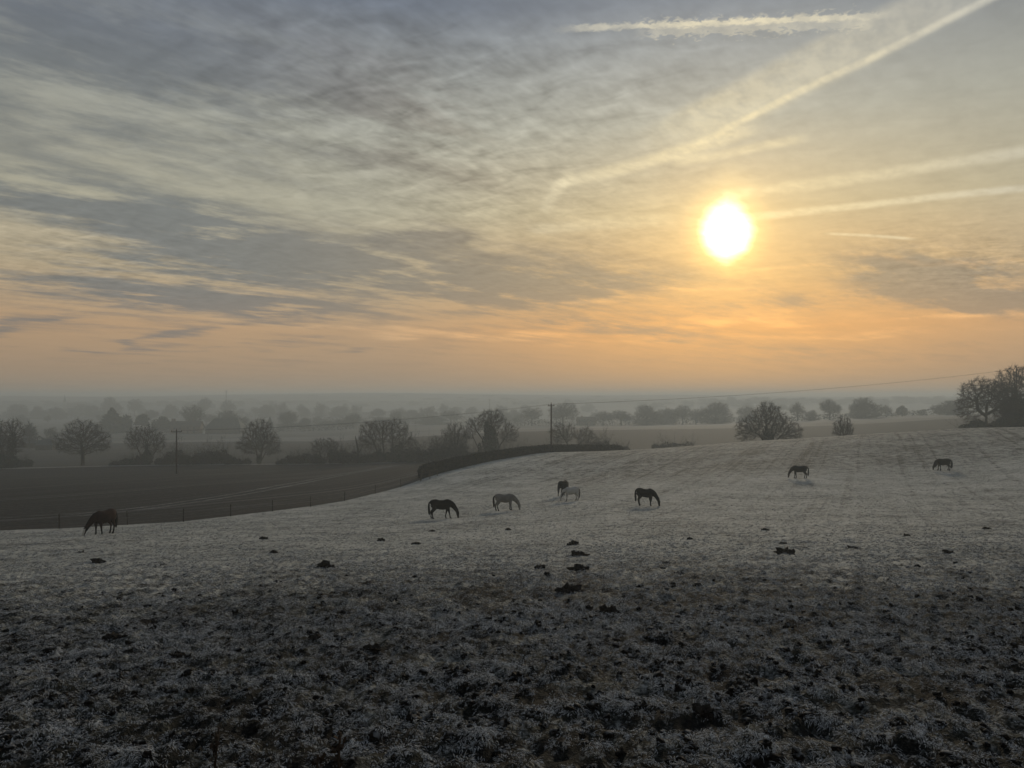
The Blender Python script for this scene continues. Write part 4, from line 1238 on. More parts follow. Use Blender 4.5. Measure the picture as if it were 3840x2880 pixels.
# ------------------------------------------------------------------ buildings in the haze
M['brick'] = simple('old_brick', (0.10, 0.07, 0.055), (0.16, 0.11, 0.09), 0.6, 0.9)
M['tiles'] = simple('roof_tiles', (0.05, 0.04, 0.036), (0.085, 0.068, 0.06), 0.7, 0.85)
M['slate'] = simple('barn_roof', (0.04, 0.05, 0.05), (0.07, 0.08, 0.08), 0.5, 0.7)
M['boards'] = simple('barn_boards', (0.03, 0.026, 0.022), (0.06, 0.05, 0.044), 0.8, 0.9)
M['render'] = simple('white_render', (0.55, 0.55, 0.52), (0.68, 0.68, 0.64), 0.5, 0.9)
M['stone'] = simple('church_stone', (0.18, 0.17, 0.15), (0.26, 0.25, 0.22), 0.4, 0.9)
M['glass'] = simple('window_glass', (0.02, 0.022, 0.025), (0.03, 0.033, 0.036), 1.0, 0.15, 0.5)
M['steel'] = simple('mast_steel', (0.10, 0.10, 0.10), (0.15, 0.15, 0.15), 1.0, 0.6)
def gable(w, d, h, ridge, ov=0.4, hip=0.0):
    """walls with gable ends, and the roof slabs over them"""
    x, y = w / 2, d / 2
    wv = [(-x, -y, -0.5), (x, -y, -0.5), (x, y, -0.5), (-x, y, -0.5), (-x, -y, h), (x, -y, h), (x, y, h), (-x, y, h), (-x + hip, 0, ridge), (x - hip, 0, ridge)]
    wf = [(0, 1, 5, 4), (2, 3, 7, 6), (1, 2, 6, 9, 5), (3, 0, 4, 8, 7)]
    sl = (ridge - h) / y
    e = ov * sl
    rv, rf_ = [], []
    xo = x + ov
    ro = xo - hip
    for t in (0.06, 0.30):
        rv += [(-xo, -y - ov, h - e + t), (xo, -y - ov, h - e + t), (xo, y + ov, h - e + t), (-xo, y + ov, h - e + t), (-ro, 0, ridge + t), (ro, 0, ridge + t)]
    for b_, flip in ((0, True), (6, False)):
        fs = [(0, 1, 5, 4), (2, 3, 4, 5)] + ([(1, 2, 5), (3, 0, 4)] if hip else [])
        for q_ in fs:
            q_ = tuple(i + b_ for i in q_)
            rf_.append(q_[::-1] if flip else q_)
    rf_ += [(0, 6, 7, 1), (2, 8, 9, 3)] + ([(1, 7, 8, 2), (3, 9, 6, 0)] if hip else [(1, 7, 11, 5), (5, 11, 8, 2), (3, 9, 10, 4), (4, 10, 6, 0)])
    return (np.array(wv, float), wf), (np.array(rv, float), rf_)
def house(name, px, d, w, dep, h, ridge, wallm, roofm, label, rz=0.0, chimneys=(), wins=(), hip=0.0, door=None):
    root = empty(name, at(px, d), rz, label, 'house' if 'house' in name else 'barn', None)
    (wv, wf), (rv, rf_) = gable(w, dep, h, ridge, hip=hip)
    mesh_obj('wall', wv, wf, M[wallm], root)
    roof = mesh_obj('roof', rv, rf_, M[roofm], root)
    for cx, cw, ch in chimneys:
        v, f = box(cw, 0.9, ch, z0=ridge - 0.6); v[:, 0] += cx
        mesh_obj('chimney', v, f, M['brick'], roof)
    for wx, wz, ww, wh in wins:
        v, f = box(ww, 0.12, wh, z0=wz); v[:, 0] += wx; v[:, 1] += -dep / 2 - 0.03
        fr = mesh_obj('window', v, f, M['boards'], root)
        v, f = box(ww - 0.25, 0.06, wh - 0.25, z0=wz + 0.125); v[:, 0] += wx; v[:, 1] += -dep / 2 - 0.08
        mesh_obj('pane', v, f, M['glass'], fr)
    if door:
        v, f = box(door[1], 0.12, door[2], z0=-0.1); v[:, 0] += door[0]; v[:, 1] += -dep / 2 - 0.04
        mesh_obj('door', v, f, M['boards'], root)
    return root
house('farmhouse', 700, 545, 21, 8, 5.0, 8.6, 'brick', 'tiles', 'long brick farmhouse with a wide chimney at one end, half lost in haze', 0.06, ((-9.0, 2.6, 2.6), (4.5, 1.3, 1.6)),
      [(-7, 3.2, 1.3, 1.3), (-3, 3.2, 1.3, 1.3), (2, 3.2, 1.3, 1.3), (6.5, 3.2, 1.3, 1.3), (-7, 0.6, 1.4, 1.6), (-3, 0.6, 1.4, 1.6), (6.5, 0.6, 1.4, 1.6)], door=(2, 1.2, 2.2))
house('cart_barn', 848, 540, 25, 11, 4.2, 10.4, 'boards', 'slate', 'big dark barn with a steep hipped roof beside the farmhouse', -0.05, hip=4.5, door=(3, 4, 3.6))
house('annexe_house', 775, 538, 3.0, 4.5, 3.0, 4.6, 'render', 'tiles', 'tiny white walled annexe between the farmhouse and the big barn', 1.57, wins=[(0.6, 1.0, 1.0, 1.1)])
house('cottage_house', 2198, 635, 15, 7, 3.6, 6.8, 'brick', 'tiles', 'brick cottage with one chimney among the bare trees beyond the second field', 0.1, ((-3.6, 1.4, 1.8),), [(-4, 0.8, 1.3, 1.3), (0, 0.8, 1.3, 1.3), (4, 0.8, 1.3, 1.3)])
house('field_barn', 178, 325, 6.6, 6, 2.2, 4.2, 'boards', 'slate', 'small dark hipped field barn behind the bare oak', 0.1, hip=2.0, door=(1, 1.6, 2))
house('long_barn', 116, 345, 8.5, 5, 2.2, 3.2, 'boards', 'slate', 'long low shed beside the hipped field barn', 0.0, wins=[(-3, 0.9, 1.0, 0.8)])
ch = empty('church', at(243, 1300), 0.3, 'faint church tower with a tall slender spire on the far valley side', 'church')
CT = (HY - 1478) / F * 1300 - ch.location.z          # tip of the spire above the ground
v, f = box(4.4, 4.4, CT - 12.0, z0=-1)
mesh_obj('tower', v, f, M['stone'], ch)
mesh_obj('spire', *lathe([(2.2, CT - 12.98), (2.4, CT - 12.7), (1.0, CT - 6), (0.05, CT)], 8), M['slate'], ch)
(wv, wf), (rv, rf_) = gable(16, 8, 7, 12)
n1 = mesh_obj('nave', wv + np.array([10.9, 0, 0]), wf, M['stone'], ch)
mesh_obj('roof', rv + np.array([11.3, 0, 0]), rf_, M['slate'], n1)
def mast(px, top, d, wd, label):
    x, y, z = at(px, d)
    h = (HY - top) / F * d - z
    root = empty('radio_mast', (x, y, z), 0.4, label, 'mast', 'faint masts of the far valley')
    lv = None
    for k in range(3):
        a = k * 2.094
        P = [(wd * math.cos(a), wd * math.sin(a), -0.5), (wd * 0.35 * math.cos(a), wd * 0.35 * math.sin(a), h)]
        mesh_obj('leg', *poly_tube(np.array(P) + np.array([[0, 0, 0], [0.001, 0, 0]]), wd * 0.16, 5), M['steel'], root)
    segs = 9
    A, B = [], []
    for i in range(segs):
        for k in range(3):
            a0, a1 = k * 2.094, (k + 1) * 2.094
            w0, w1 = wd * (1 - 0.65 * i / segs), wd * (1 - 0.65 * (i + 1) / segs)
            A.append((w0 * math.cos(a0), w0 * math.sin(a0), h * i / segs)); B.append((w1 * math.cos(a1), w1 * math.sin(a1), h * (i + 1) / segs))
    A, B = np.array(A), np.array(B)
    V, Fq = tubes(A, B, np.full(len(A), wd * 0.09), np.full(len(A), wd * 0.09), 4)
    mesh_obj('lattice', V, Fq, M['steel'], root)
    mesh_obj('antenna', *lathe([(wd * 0.30, h - 1.5), (wd * 0.30, h + 1.8), (wd * 0.1, h + 2.0)], 7), M['steel'], root)
    return root
mast(848, 1466, 1150, 1.5, 'faint lattice mast on the skyline above the farm')
mast(1836, 1499, 1150, 1.2, 'faint lattice mast above the ivy-clad tree by the hedge')
ps = empty('shed_pole', at(140, 335), 0, 'thin pole standing by the low sheds', 'pole')
mesh_obj('pole', *lathe([(0.16, -0.4), (0.11, 5.0)], 7), M['pole'], ps, True)
mesh_obj('crossarm', *box(0.9, 0.1, 0.1, z0=4.6), M['pole'], ps)

# ------------------------------------------------------------------ horses
def horse_mat(name, c1, c2, scale=2.5):
    return simple(name, c1, c2, scale, 0.8, 0.06)
M['hoof'] = simple('hoof_horn', (0.02, 0.018, 0.015), (0.04, 0.035, 0.03), 8.0, 0.6)
M['white_hair'] = simple('white_hair', (0.50, 0.49, 0.46), (0.62, 0.60, 0.56), 6.0, 0.7)

def limb(P, RZ, RY, sides=12):
    """closed tube with elliptic rings (RZ across the bend, RY sideways) along P, whose bend lies near the xz plane"""
    P = np.asarray(P, float); RZ = np.asarray(RZ, float); RY = np.asarray(RY, float)
    n = len(P)
    t = np.linspace(0, n - 1, (n - 1) * 4 + 1)
    def cr(X):
        X = np.asarray(X, float)
        if X.ndim == 1:
            X = X[:, None]
        E = np.vstack([2 * X[0] - X[1], X, 2 * X[-1] - X[-2]])
        out = []
        for q in t:
            i = min(int(q), n - 2); s = q - i
            a, b, c, d = E[i], E[i + 1], E[i + 2], E[i + 3]
            out.append(0.5 * (2 * b + (c - a) * s + (2 * a - 5 * b + 4 * c - d) * s * s + (3 * b - a - 3 * c + d) * s ** 3))
        return np.array(out)
    P, RZ, RY = cr(P), cr(RZ)[:, 0], cr(RY)[:, 0]
    d = np.gradient(P, axis=0); d /= np.linalg.norm(d, axis=1, keepdims=True)
    u = np.array([[0, 1.0, 0]]) - d * d[:, 1:2]
    u /= np.linalg.norm(u, axis=1, keepdims=True)
    w = np.cross(u, d)
    v, f = [], []
    m = len(P)
    for i in range(m):
        for k in range(sides):
            a = 2 * math.pi * k / sides
            v.append(P[i] + w[i] * RZ[i] * math.cos(a) + u[i] * RY[i] * math.sin(a))
    for i in range(m - 1):
        for k in range(sides):
            a, b = i * sides + k, i * sides + (k + 1) % sides
            f.append((a, b, b + sides, a + sides))
    f.append(tuple(range(sides))[::-1]); f.append(tuple((m - 1) * sides + k for k in range(sides)))
    return np.array(v), f

def fuse(parts, voxel, smooth_it=6):
    """join closed shapes into one continuous skin"""
    off, V, Fs = 0, [], []
    for v, f in parts:
        V.append(v); Fs += [tuple(i + off for i in q) for q in f]; off += len(v)
    me = bpy.data.meshes.new('skin')
    me.from_pydata([tuple(q) for q in np.vstack(V)], [], Fs)
    bm = bmesh.new(); bm.from_mesh(me); bmesh.ops.recalc_face_normals(bm, faces=bm.faces); bm.to_mesh(me); bm.free()
    o = bpy.data.objects.new('skin', me)
    COL.objects.link(o)
    rm = o.modifiers.new('r', 'REMESH'); rm.mode = 'VOXEL'; rm.voxel_size = voxel; rm.adaptivity = 0
    sm = o.modifiers.new('s', 'SMOOTH'); sm.factor = 0.5; sm.iterations = smooth_it
    dg = bpy.context.evaluated_depsgraph_get()
    res = bpy.data.meshes.new_from_object(o.evaluated_get(dg))
    bpy.data.objects.remove(o)
    return res

def make_horse(px, py, d, heading, size, coat, mane, label, seed=0, head_dx=0.0, head_turn=0.0, blaze=False, legs=None, fat=1.0, tail_w=1.0, feather=False, hair_len=1.0):
    r = random.Random(seed)
    L = legs or [r.uniform(-0.12, 0.16) for _ in range(4)]
    x, y = (px - CX) / F * d, d
    root = empty('horse', (x, y, ground_z(x, y)), heading, label, 'horse', 'horses grazing in the frosted pasture', size)
    parts = []
    T_ = [(-0.86, 1.16), (-0.76, 1.20), (-0.55, 1.16), (-0.25, 1.09), (0.08, 1.05), (0.36, 1.08), (0.58, 1.12), (0.74, 1.10), (0.82, 1.07)]
    parts.append(limb([(a, 0, b) for a, b in T_], [0.08, 0.24, 0.35, 0.36 * fat, 0.37 * fat, 0.37 * fat, 0.34, 0.22, 0.08], [0.06, 0.19, 0.28, 0.29 * fat, 0.31 * fat, 0.28 * fat, 0.22, 0.15, 0.06], 16))
    # withers and croup
    parts.append(limb([(0.18, 0, 1.32), (0.46, 0, 1.40), (0.70, 0, 1.30)], [0.08, 0.11, 0.08], [0.08, 0.07, 0.07], 10))
    # neck and lowered head
    hx = head_dx
    ht = head_turn
    N_ = [(0.52, 0, 1.16), (0.80, 0.0, 1.08), (1.00 + hx * .5, ht * 0.15, 0.88), (1.15 + hx, ht * 0.35, 0.66), (1.22 + hx, ht * 0.5, 0.52)]
    parts.append(limb(N_, [0.30, 0.25, 0.185, 0.150, 0.11], [0.17, 0.13, 0.095, 0.080, 0.07], 12))
    Hd = [(1.17 + hx, ht * 0.45, 0.60), (1.245 + hx, ht * 0.55, 0.50), (1.265 + hx, ht * 0.65, 0.36), (1.285 + hx, ht * 0.75, 0.20), (1.30 + hx, ht * 0.80, 0.08), (1.30 + hx, ht * 0.80, 0.035)]
    parts.append(limb(Hd, [0.07, 0.125, 0.120, 0.085, 0.075, 0.05], [0.06, 0.095, 0.085, 0.062, 0.06, 0.045], 12))
    for s in (-1, 1):                         # ears
        parts.append(limb([(1.20 + hx, ht * 0.5 + s * 0.055, 0.57), (1.26 + hx, ht * 0.5 + s * 0.085, 0.66), (1.31 + hx, ht * 0.5 + s * 0.09, 0.73)], [0.035, 0.035, 0.008], [0.022, 0.025, 0.008], 8))
    k = 0
    hooves = []
    for s in (-1, 1):
        dx = L[k]; k += 1
        P = [(0.50, s * 0.13, 1.02), (0.50 + dx * 0.2, s * 0.15, 0.80), (0.51 + dx * 0.6, s * 0.145, 0.48), (0.51 + dx * 0.8, s * 0.14, 0.30), (0.51 + dx * 0.95, s * 0.14, 0.15), (0.545 + dx, s * 0.14, 0.06), (0.56 + dx, s * 0.14, 0.02)]
        fz = 1.5 if feather else 1.0
        parts.append(limb(P, [0.17, 0.125, 0.066, 0.048, 0.052 * fz, 0.052 * fz, 0.058 * fz], [0.10, 0.085, 0.055, 0.042, 0.047 * fz, 0.05 * fz, 0.055 * fz], 10))
        hooves.append(P[-1])
        dx = L[k]; k += 1
        P = [(-0.60, s * 0.13, 1.10), (-0.50 + dx * 0.2, s * 0.17, 0.86), (-0.58 + dx * 0.5, s * 0.16, 0.68), (-0.71 + dx * 0.7, s * 0.15, 0.50), (-0.69 + dx * 0.85, s * 0.145, 0.30), (-0.68 + dx, s * 0.145, 0.15), (-0.645 + dx, s * 0.145, 0.06), (-0.63 + dx, s * 0.145, 0.02)]
        parts.append(limb(P, [0.27, 0.185, 0.115, 0.076, 0.050, 0.053 * fz, 0.052 * fz, 0.058 * fz], [0.14, 0.125, 0.08, 0.055, 0.044, 0.048 * fz, 0.05 * fz, 0.055 * fz], 10))
        hooves.append(P[-1])
    me = fuse(parts, 0.017, 14)
    me.name = 'body'
    me.polygons.foreach_set('use_smooth', np.ones(len(me.polygons), dtype=bool))
    me.materials.clear()
    me.materials.append(coat); me.materials.append(mane); me.materials.append(M['white_hair'])
    mi = np.zeros(len(me.polygons), dtype=np.int32)
    for p in me.polygons:
        c = p.center
        if c.z < 0.34 and c.x < 1.0 and mane is not None:
            mi[p.index] = 1
        if blaze and c.x > 1.255 + hx - 0.02 and c.z < 0.54 and c.z > 0.07 and abs(c.y - ht * (0.8 - 0.55 * c.z)) < 0.055 and p.normal.x > 0.35:
            mi[p.index] = 2
    me.polygons.foreach_set('material_index', mi)
    b = bpy.data.objects.new('body', me)
    COL.objects.link(b); b.parent = root
    # mane: a crest of hair lying over the neck
    v, f = [], []
    cr = [(0.50, 1.47), (0.66, 1.43), (0.84, 1.34), (1.00 + hx * .4, 1.17), (1.15 + hx * .8, 0.96), (1.27 + hx, 0.76), (1.31 + hx, 0.63), (1.33 + hx, 0.50)]
    strips = []
    for i, (a, z) in enumerate(cr):
        yy = ht * 0.5 * max(0, (a - 0.6)) / 0.7
        hang = (0.10, 0.20, 0.27, 0.30, 0.30, 0.26, 0.20, 0.10)[i] * hair_len
        strips.append([(a - 0.015, yy - 0.02, z - 0.09), (a, yy, z + 0.015), (a - 0.04, yy + 0.075, z - 0.03), (a - hang * 0.5, yy + 0.135, z - hang * 0.75), (a - hang * 0.45, yy + 0.10, z - hang * 0.8)])
    for st in strips:
        v += st
    for i in range(len(strips) - 1):
        for j in range(4):
            f.append((i * 5 + j, i * 5 + j + 1, (i + 1) * 5 + j + 1, (i + 1) * 5 + j))
        f.append((i * 5 + 4, i * 5, (i + 1) * 5, (i + 1) * 5 + 4))
    f += [(4, 3, 2, 1, 0), tuple((len(strips) - 1) * 5 + j for j in range(5))]
    mesh_obj('mane', v, f, mane, root, True)
    # tail
    v, f = limb([(-0.82, 0, 1.30), (-0.92, 0, 1.22), (-0.96, 0.01, 1.0), (-0.95, 0.02, 0.70), (-0.93, 0.02, 0.42), (-0.92, 0.02, 0.26)], [0.05, 0.055, 0.075 * tail_w, 0.09 * tail_w, 0.075 * tail_w, 0.02], [0.045, 0.055, 0.08 * tail_w, 0.09 * tail_w, 0.07 * tail_w, 0.02], 8)
    mesh_obj('tail', v, f, mane, root, True)
    hv, hf = lathe([(0.066, -0.02), (0.064, 0.01), (0.05, 0.075)], 9)
    hm = None
    for (a, b_, z) in hooves:
        if hm is None:
            o = hm = mesh_obj('hoof', hv, hf, M['hoof'], root, True)
        else:
            o = share('hoof', hm, root)
        o.location = (a + 0.012, b_, 0.0)
    return root

M['chestnut'] = horse_mat('chestnut_coat', (0.020, 0.0085, 0.006), (0.030, 0.0125, 0.008))
M['bay'] = horse_mat('dark_bay_coat', (0.006, 0.0036, 0.003), (0.010, 0.0055, 0.0045))
M['dun'] = horse_mat('steel_grey_coat', (0.13, 0.124, 0.115), (0.20, 0.19, 0.175))
M['grey'] = horse_mat('pale_grey_coat', (0.36, 0.355, 0.33), (0.46, 0.45, 0.42))
M['black'] = horse_mat('black_coat', (0.004, 0.0035, 0.003), (0.007, 0.006, 0.005))
M['blackhair'] = horse_mat('black_hair', (0.006, 0.005, 0.005), (0.010, 0.009, 0.008))
M['greyhair'] = horse_mat('grey_hair', (0.10, 0.095, 0.085), (0.16, 0.15, 0.135))
R_ = math.radians
make_horse(392, 2000, 44.0, R_(180 + 76), 0.94, M['chestnut'], M['blackhair'], 'dark chestnut horse with a white blaze grazing by the tape fence', 1, -0.02, -0.45, True, [0.02, 0.02, -0.16, 0.10], 1.06)
make_horse(1655, 1946, 60.5, R_(4), 1.02, M['bay'], M['blackhair'], 'dark bay horse grazing with its hind legs together beside the steel-grey horse', 2, 0.0, 0.0, False, [0.18, 0.02, -0.20, -0.12], 1.0)
make_horse(1892, 1914, 67.0, R_(3), 0.99, M['dun'], M['blackhair'], 'steel-grey horse with dark legs and a pale head grazing between two dark horses', 3, 0.04, 0.0, False, [0.08, 0.10, -0.04, -0.10], 1.0)
make_horse(2112, 1858, 83.0, R_(58), 1.08, M['black'], M['blackhair'], 'black horse seen from behind, half hidden by the pale grey pony', 4, 0.0, 0.3, False, [0.05, 0.1, -0.1, -0.1], 1.08, 1.2)
make_horse(2143, 1878, 75.5, R_(180 + 24), 0.93, M['grey'], M['greyhair'], 'pale grey pony grazing in front of a black horse', 5, 0.0, 0.0, False, [-0.04, 0.02, 0.16, -0.04], 1.06)
make_horse(2420, 1898, 65.5, R_(-38), 1.0, M['black'], M['blackhair'], 'slim black horse grazing alone with its ears up beyond the grey pony', 6, 0.02, 0.0, False, [0.05, 0.14, -0.08, 0.04], 0.97)
make_horse(2999, 1796, 90.5, R_(180 - 14), 1.0, M['black'], M['blackhair'], 'black horse grazing on the slope below the round oak and small bush', 7, -0.04, 0.0, False, [0.02, 0.12, -0.12, -0.06], 1.0)
make_horse(3538, 1767, 94.5, R_(180 - 12), 0.97, M['black'], M['blackhair'], 'black cob with a long mane and feathered legs grazing highest on the slope', 8, -0.10, 0.0, False, [0.06, 0.1, -0.16, 0.0], 1.1, 1.4, True, 1.7)

# ------------------------------------------------------------------ turf, clods, molehills, dead stems
def ground_hit(px, py):
    d = np.concatenate([np.linspace(2.0, 30, 700), np.linspace(30.1, 175, 900)])
    x = (px - CX) / F * d
    gap = height(x, d) + (py - HY) / F * d
    i = int(np.argmax(gap > 0)) if (gap > 0).any() else len(d) - 1
    return float(x[i]), float(d[i])

M['soil'] = None
def soil_material():
    m, g, b = mat('dark_soil')
    geo = g.new('ShaderNodeNewGeometry')
    v = g.new('ShaderNodeTexCoord').outputs['Object']
    n = g.noise(v, 14.0, 4, 0.7)
    col = g.mix(g.ss(n, 0.3, 0.7), (0.010, 0.008, 0.006, 1), (0.030, 0.025, 0.020, 1))
    g.put(b.inputs['Base Color'], g.mix(g.m('MULTIPLY', g.ss(g.noise(v, 9.0, 3, 0.7), 0.55, 0.70), 0.45), col, (0.22, 0.22, 0.21, 1)))
    b.inputs['Roughness'].default_value = 0.95
    return m
M['soil'] = soil_material()

def lump(seed, sub, amp, freq, sq=(1, 1, 0.6)):
    bm = bmesh.new()
    bmesh.ops.create_icosphere(bm, subdivisions=sub, radius=1.0)
    co = np.array([v.co for v in bm.verts])
    n = pnoise(co[:, 0] * freq + seed * 3.1 + co[:, 2] * 1.7, co[:, 1] * freq + co[:, 2] * freq * 0.9, seed) + 0.5 * pnoise(co[:, 0] * freq * 2.3 + seed, (co[:, 1] + co[:, 2]) * freq * 2.1, seed + 1)
    co = co * (1 + amp * n)[:, None] * np.array(sq)
    fc = [tuple(v.index for v in f.verts) for f in bm.faces]
    bm.free()
    return co, fc

hills = [(1220, 2130, 64), (1025, 2073, 36), (300, 2074, 28), (365, 2108, 50), (990, 2024, 34), (2142, 2226, 84), (2282, 2308, 86), (2150, 2047, 44), (2165, 2088, 74), (2027, 2130, 54), (2176, 2136, 64),
         (2503, 2108, 34), (2945, 2081, 74), (2940, 2040, 26), (2588, 2024, 24), (2545, 2150, 44), (2617, 2206, 40), (2640, 2690, 76), (425, 2398, 66), (668, 2463, 60), (1185, 2408, 50), (3150, 2690, 64), (3062, 2530, 54),
         (2480, 2500, 44), (1395, 2460, 60), (230, 2640, 58), (3200, 2060, 44), (3560, 2075, 40), (1560, 2040, 30), (610, 2120, 30), (1430, 2030, 30), (2870, 1990, 26), (3400, 2010, 26), (3700, 1985, 26), (1905, 1990, 24), (1620, 1992, 22)]
for k, (px, py, wpx) in enumerate(hills):
    x, y = ground_hit(px, py)
    w = wpx / F * y / 2
    big = wpx > 60
    o = mesh_obj('molehill', *lump(60 + k, 3, 1.15, 3.4), M['soil'])
    hgt = w * RNG.uniform(0.85, 1.25)
    o.location = (x, y, ground_z(x, y) - hgt * 0.12)
    o.scale = (w, w * RNG.uniform(0.7, 1.0), hgt)
    o.rotation_euler = (0, 0, k * 1.9)
    lab = 'larger crumbly dark molehill standing out of the frosted turf' if big else 'small dark molehill dotted on the frosted turf'
    tag(o, lab, 'molehill', 'larger molehills' if big else 'small molehills')

# frosted grass blades and frosted crumbs of earth: uncountable ground cover, scattered with geometry nodes
def frost_blade_material(name, base, frost, lo, hi):
    m, g, b = mat(name)
    at_ = g.new('ShaderNodeAttribute')
    at_.attribute_name = 'tipness'
    n = g.noise(g.new('ShaderNodeNewGeometry').outputs['Position'], 9.0, 3, 0.6)
    f = g.ss(g.m('ADD', at_.outputs['Fac'], g.m('MULTIPLY', g.m('SUBTRACT', n, 0.5), 0.8)), lo, hi)
    g.put(b.inputs['Base Color'], g.mix(f, base + (1,), frost + (1,)))
    b.inputs['Roughness'].default_value = 0.8
    return m
M['blade'] = frost_blade_material('frosted_blades', (0.014, 0.016, 0.010), (0.72, 0.735, 0.72), 0.14, 0.68)
M['clod'] = frost_blade_material('frosted_crumbs', (0.009, 0.0075, 0.006), (0.26, 0.27, 0.27), 0.75, 1.2)

hidden = bpy.data.collections.new('turf_pieces')
def piece(name, v, f, tipn, material):
    me = bpy.data.meshes.new(name)
    me.from_pydata([tuple(map(float, q)) for q in v], [], f)
    a = me.attributes.new('tipness', 'FLOAT', 'POINT')
    a.data.foreach_set('value', np.asarray(tipn, dtype=np.float32))
    me.materials.append(material)
    o = bpy.data.objects.new(name, me)
    hidden.objects.link(o)
    return o
def tuft(seed, n, lmin, lmax, wid, spread, arch):
    r = np.random.default_rng(seed)
    v, f, tn = [], [], []
    for i in range(n):
        a = r.random() * 6.283
        p = np.array([math.cos(a + 1) * spread * r.random(), math.sin(a + 1) * spread * r.random(), -0.01])
        L = r.uniform(lmin, lmax)
        dirv_ = np.array([math.cos(a), math.sin(a), r.uniform(0.35, 1.5)])
        side = np.array([-math.sin(a), math.cos(a), r.normal() * 0.3]) * wid * r.uniform(0.7, 1.3)
        b0 = len(v)
        for j in range(4):
            t_ = j / 3
            dd = dirv_ / np.linalg.norm(dirv_)
            w_ = (1.0, 0.95, 0.7, 0.15)[j]
            v += [p - side * w_, p + side * w_]
            tn += [t_, t_]
            p = p + dd * L / 3
            dirv_ = dirv_ + np.array([math.cos(a) * 0.5, math.sin(a) * 0.5, -arch * r.uniform(0.5, 1.3)]) + r.normal(size=3) * 0.25
        for j in range(3):
            q_ = b0 + 2 * j
            f.append((q_, q_ + 1, q_ + 3, q_ + 2))
    return v, f, tn
for s in range(5):
    piece('tuft_a%d' % s, *tuft(500 + s, 26, 0.025, 0.065, 0.0013, 0.045, 1.3), M['blade'])
for s in range(4):
    piece('tuft_b%d' % s, *tuft(520 + s, 20, 0.018, 0.045, 0.0019, 0.050, 1.9), M['blade'])
for s in range(4):
    v, f = lump(540 + s, 2, 1.3, 2.6, (0.034, 0.031, 0.024))
    tz = (v[:, 2] - v[:, 2].min()) / (v[:, 2].max() - v[:, 2].min())
    piece('tuft_c%d' % s, v, f, tz, M['clod'])

def scatter(name, y0, y1, dens, label, seed):
    r = np.random.default_rng(seed)
    half = 0.74
    # random distances with density falling off as the turf gets finer to the eye
    grid = np.linspace(y0, y1, 400)
    pdf = (half * grid + 0.75) * 2 * dens * np.minimum(1.0, (8.0 / grid) ** 1.6) * np.clip((104 - grid) / 30, 0, 1)
    cdf = np.concatenate([[0], np.cumsum((pdf[1:] + pdf[:-1]) / 2 * np.diff(grid))])
    n = int(cdf[-1])
    y = np.interp(r.random(n) * cdf[-1], cdf, grid)
    x = (r.random(n) * 2 - 1) * (half * y + 0.75)
    cl = fbm(x * 1.1, y * 1.1, 3, 61) + 0.6 * pnoise(x * 0.35, y * 0.35, 67)
    mz = micro(x, y) - fbm(x * 0.12, y * 0.12, 2, 41) * 0.07
    keep = r.random(n) < np.clip(0.60 - 0.20 * np.clip((10 - y) / 5, 0, 1) + cl * 0.42 + mz * 11.0 * np.clip(30 / y, 0.2, 1), 0.05, 1.0)
    x, y, cl = x[keep], y[keep], cl[keep]
    grow_ = np.maximum(1.0, y / 8.0) ** 0.45
    bx = np.interp(x / (y + FC), B1[:, 0] / (B1[:, 1] + FC), B1[:, 1])
    ok = y < bx - 0.6
    x, y, cl, grow_ = x[ok], y[ok], cl[ok], grow_[ok]
    z = height(x, y) + micro(x, y)
    n = len(x)
    me = bpy.data.meshes.new(name)
    me.vertices.add(n)
    me.vertices.foreach_set('co', np.stack([x, y, z], -1).astype(np.float32).ravel())
    def attr(nm, ty, data, key):
        a = me.attributes.new(nm, ty, 'POINT')
        a.data.foreach_set(key, np.asarray(data).ravel())
    attr('rot', 'FLOAT_VECTOR', np.stack([r.normal(size=n) * 0.25, r.normal(size=n) * 0.25, r.random(n) * 6.283], -1).astype(np.float32), 'vector')
    attr('size', 'FLOAT', (r.uniform(0.60, 1.25, n) * grow_ * (0.9 + 0.5 * np.clip(cl, -0.5, 0.6))).astype(np.float32), 'value')
    pick = np.where(r.random(n) < 1 - 0.06 * np.clip(9 / y - 0.45, 0.0, 1), r.integers(0, 9, n), r.integers(9, 13, n)).astype(np.int32)
    attr('pick', 'INT', pick, 'value')
    o = bpy.data.objects.new(name, me)
    COL.objects.link(o)
    ng = bpy.data.node_groups.new(name + '_nodes', 'GeometryNodeTree')
    ng.interface.new_socket('Geometry', in_out='INPUT', socket_type='NodeSocketGeometry')
    ng.interface.new_socket('Geometry', in_out='OUTPUT', socket_type='NodeSocketGeometry')
    N_ = ng.nodes
    gi_, go = N_.new('NodeGroupInput'), N_.new('NodeGroupOutput')
    ci = N_.new('GeometryNodeCollectionInfo'); ci.inputs[0].default_value = hidden
    ci.inputs['Separate Children'].default_value = True
    ci.inputs['Reset Children'].default_value = True
    iop = N_.new('GeometryNodeInstanceOnPoints')
    iop.inputs['Pick Instance'].default_value = True
    def na(nm, ty):
        q_ = N_.new('GeometryNodeInputNamedAttribute'); q_.data_type = ty; q_.inputs[0].default_value = nm
        return q_.outputs[0]
    lk = ng.links.new
    lk(gi_.outputs[0], iop.inputs['Points']); lk(ci.outputs[0], iop.inputs['Instance'])
    lk(na('pick', 'INT'), iop.inputs['Instance Index']); lk(na('size', 'FLOAT'), iop.inputs['Scale'])
    e2r = N_.new('FunctionNodeEulerToRotation'); lk(na('rot', 'FLOAT_VECTOR'), e2r.inputs[0]); lk(e2r.outputs[0], iop.inputs['Rotation'])
    lk(iop.outputs[0], go.inputs[0])
    md = o.modifiers.new('scatter', 'NODES'); md.node_group = ng
    return stuff(o, label, 'grass')
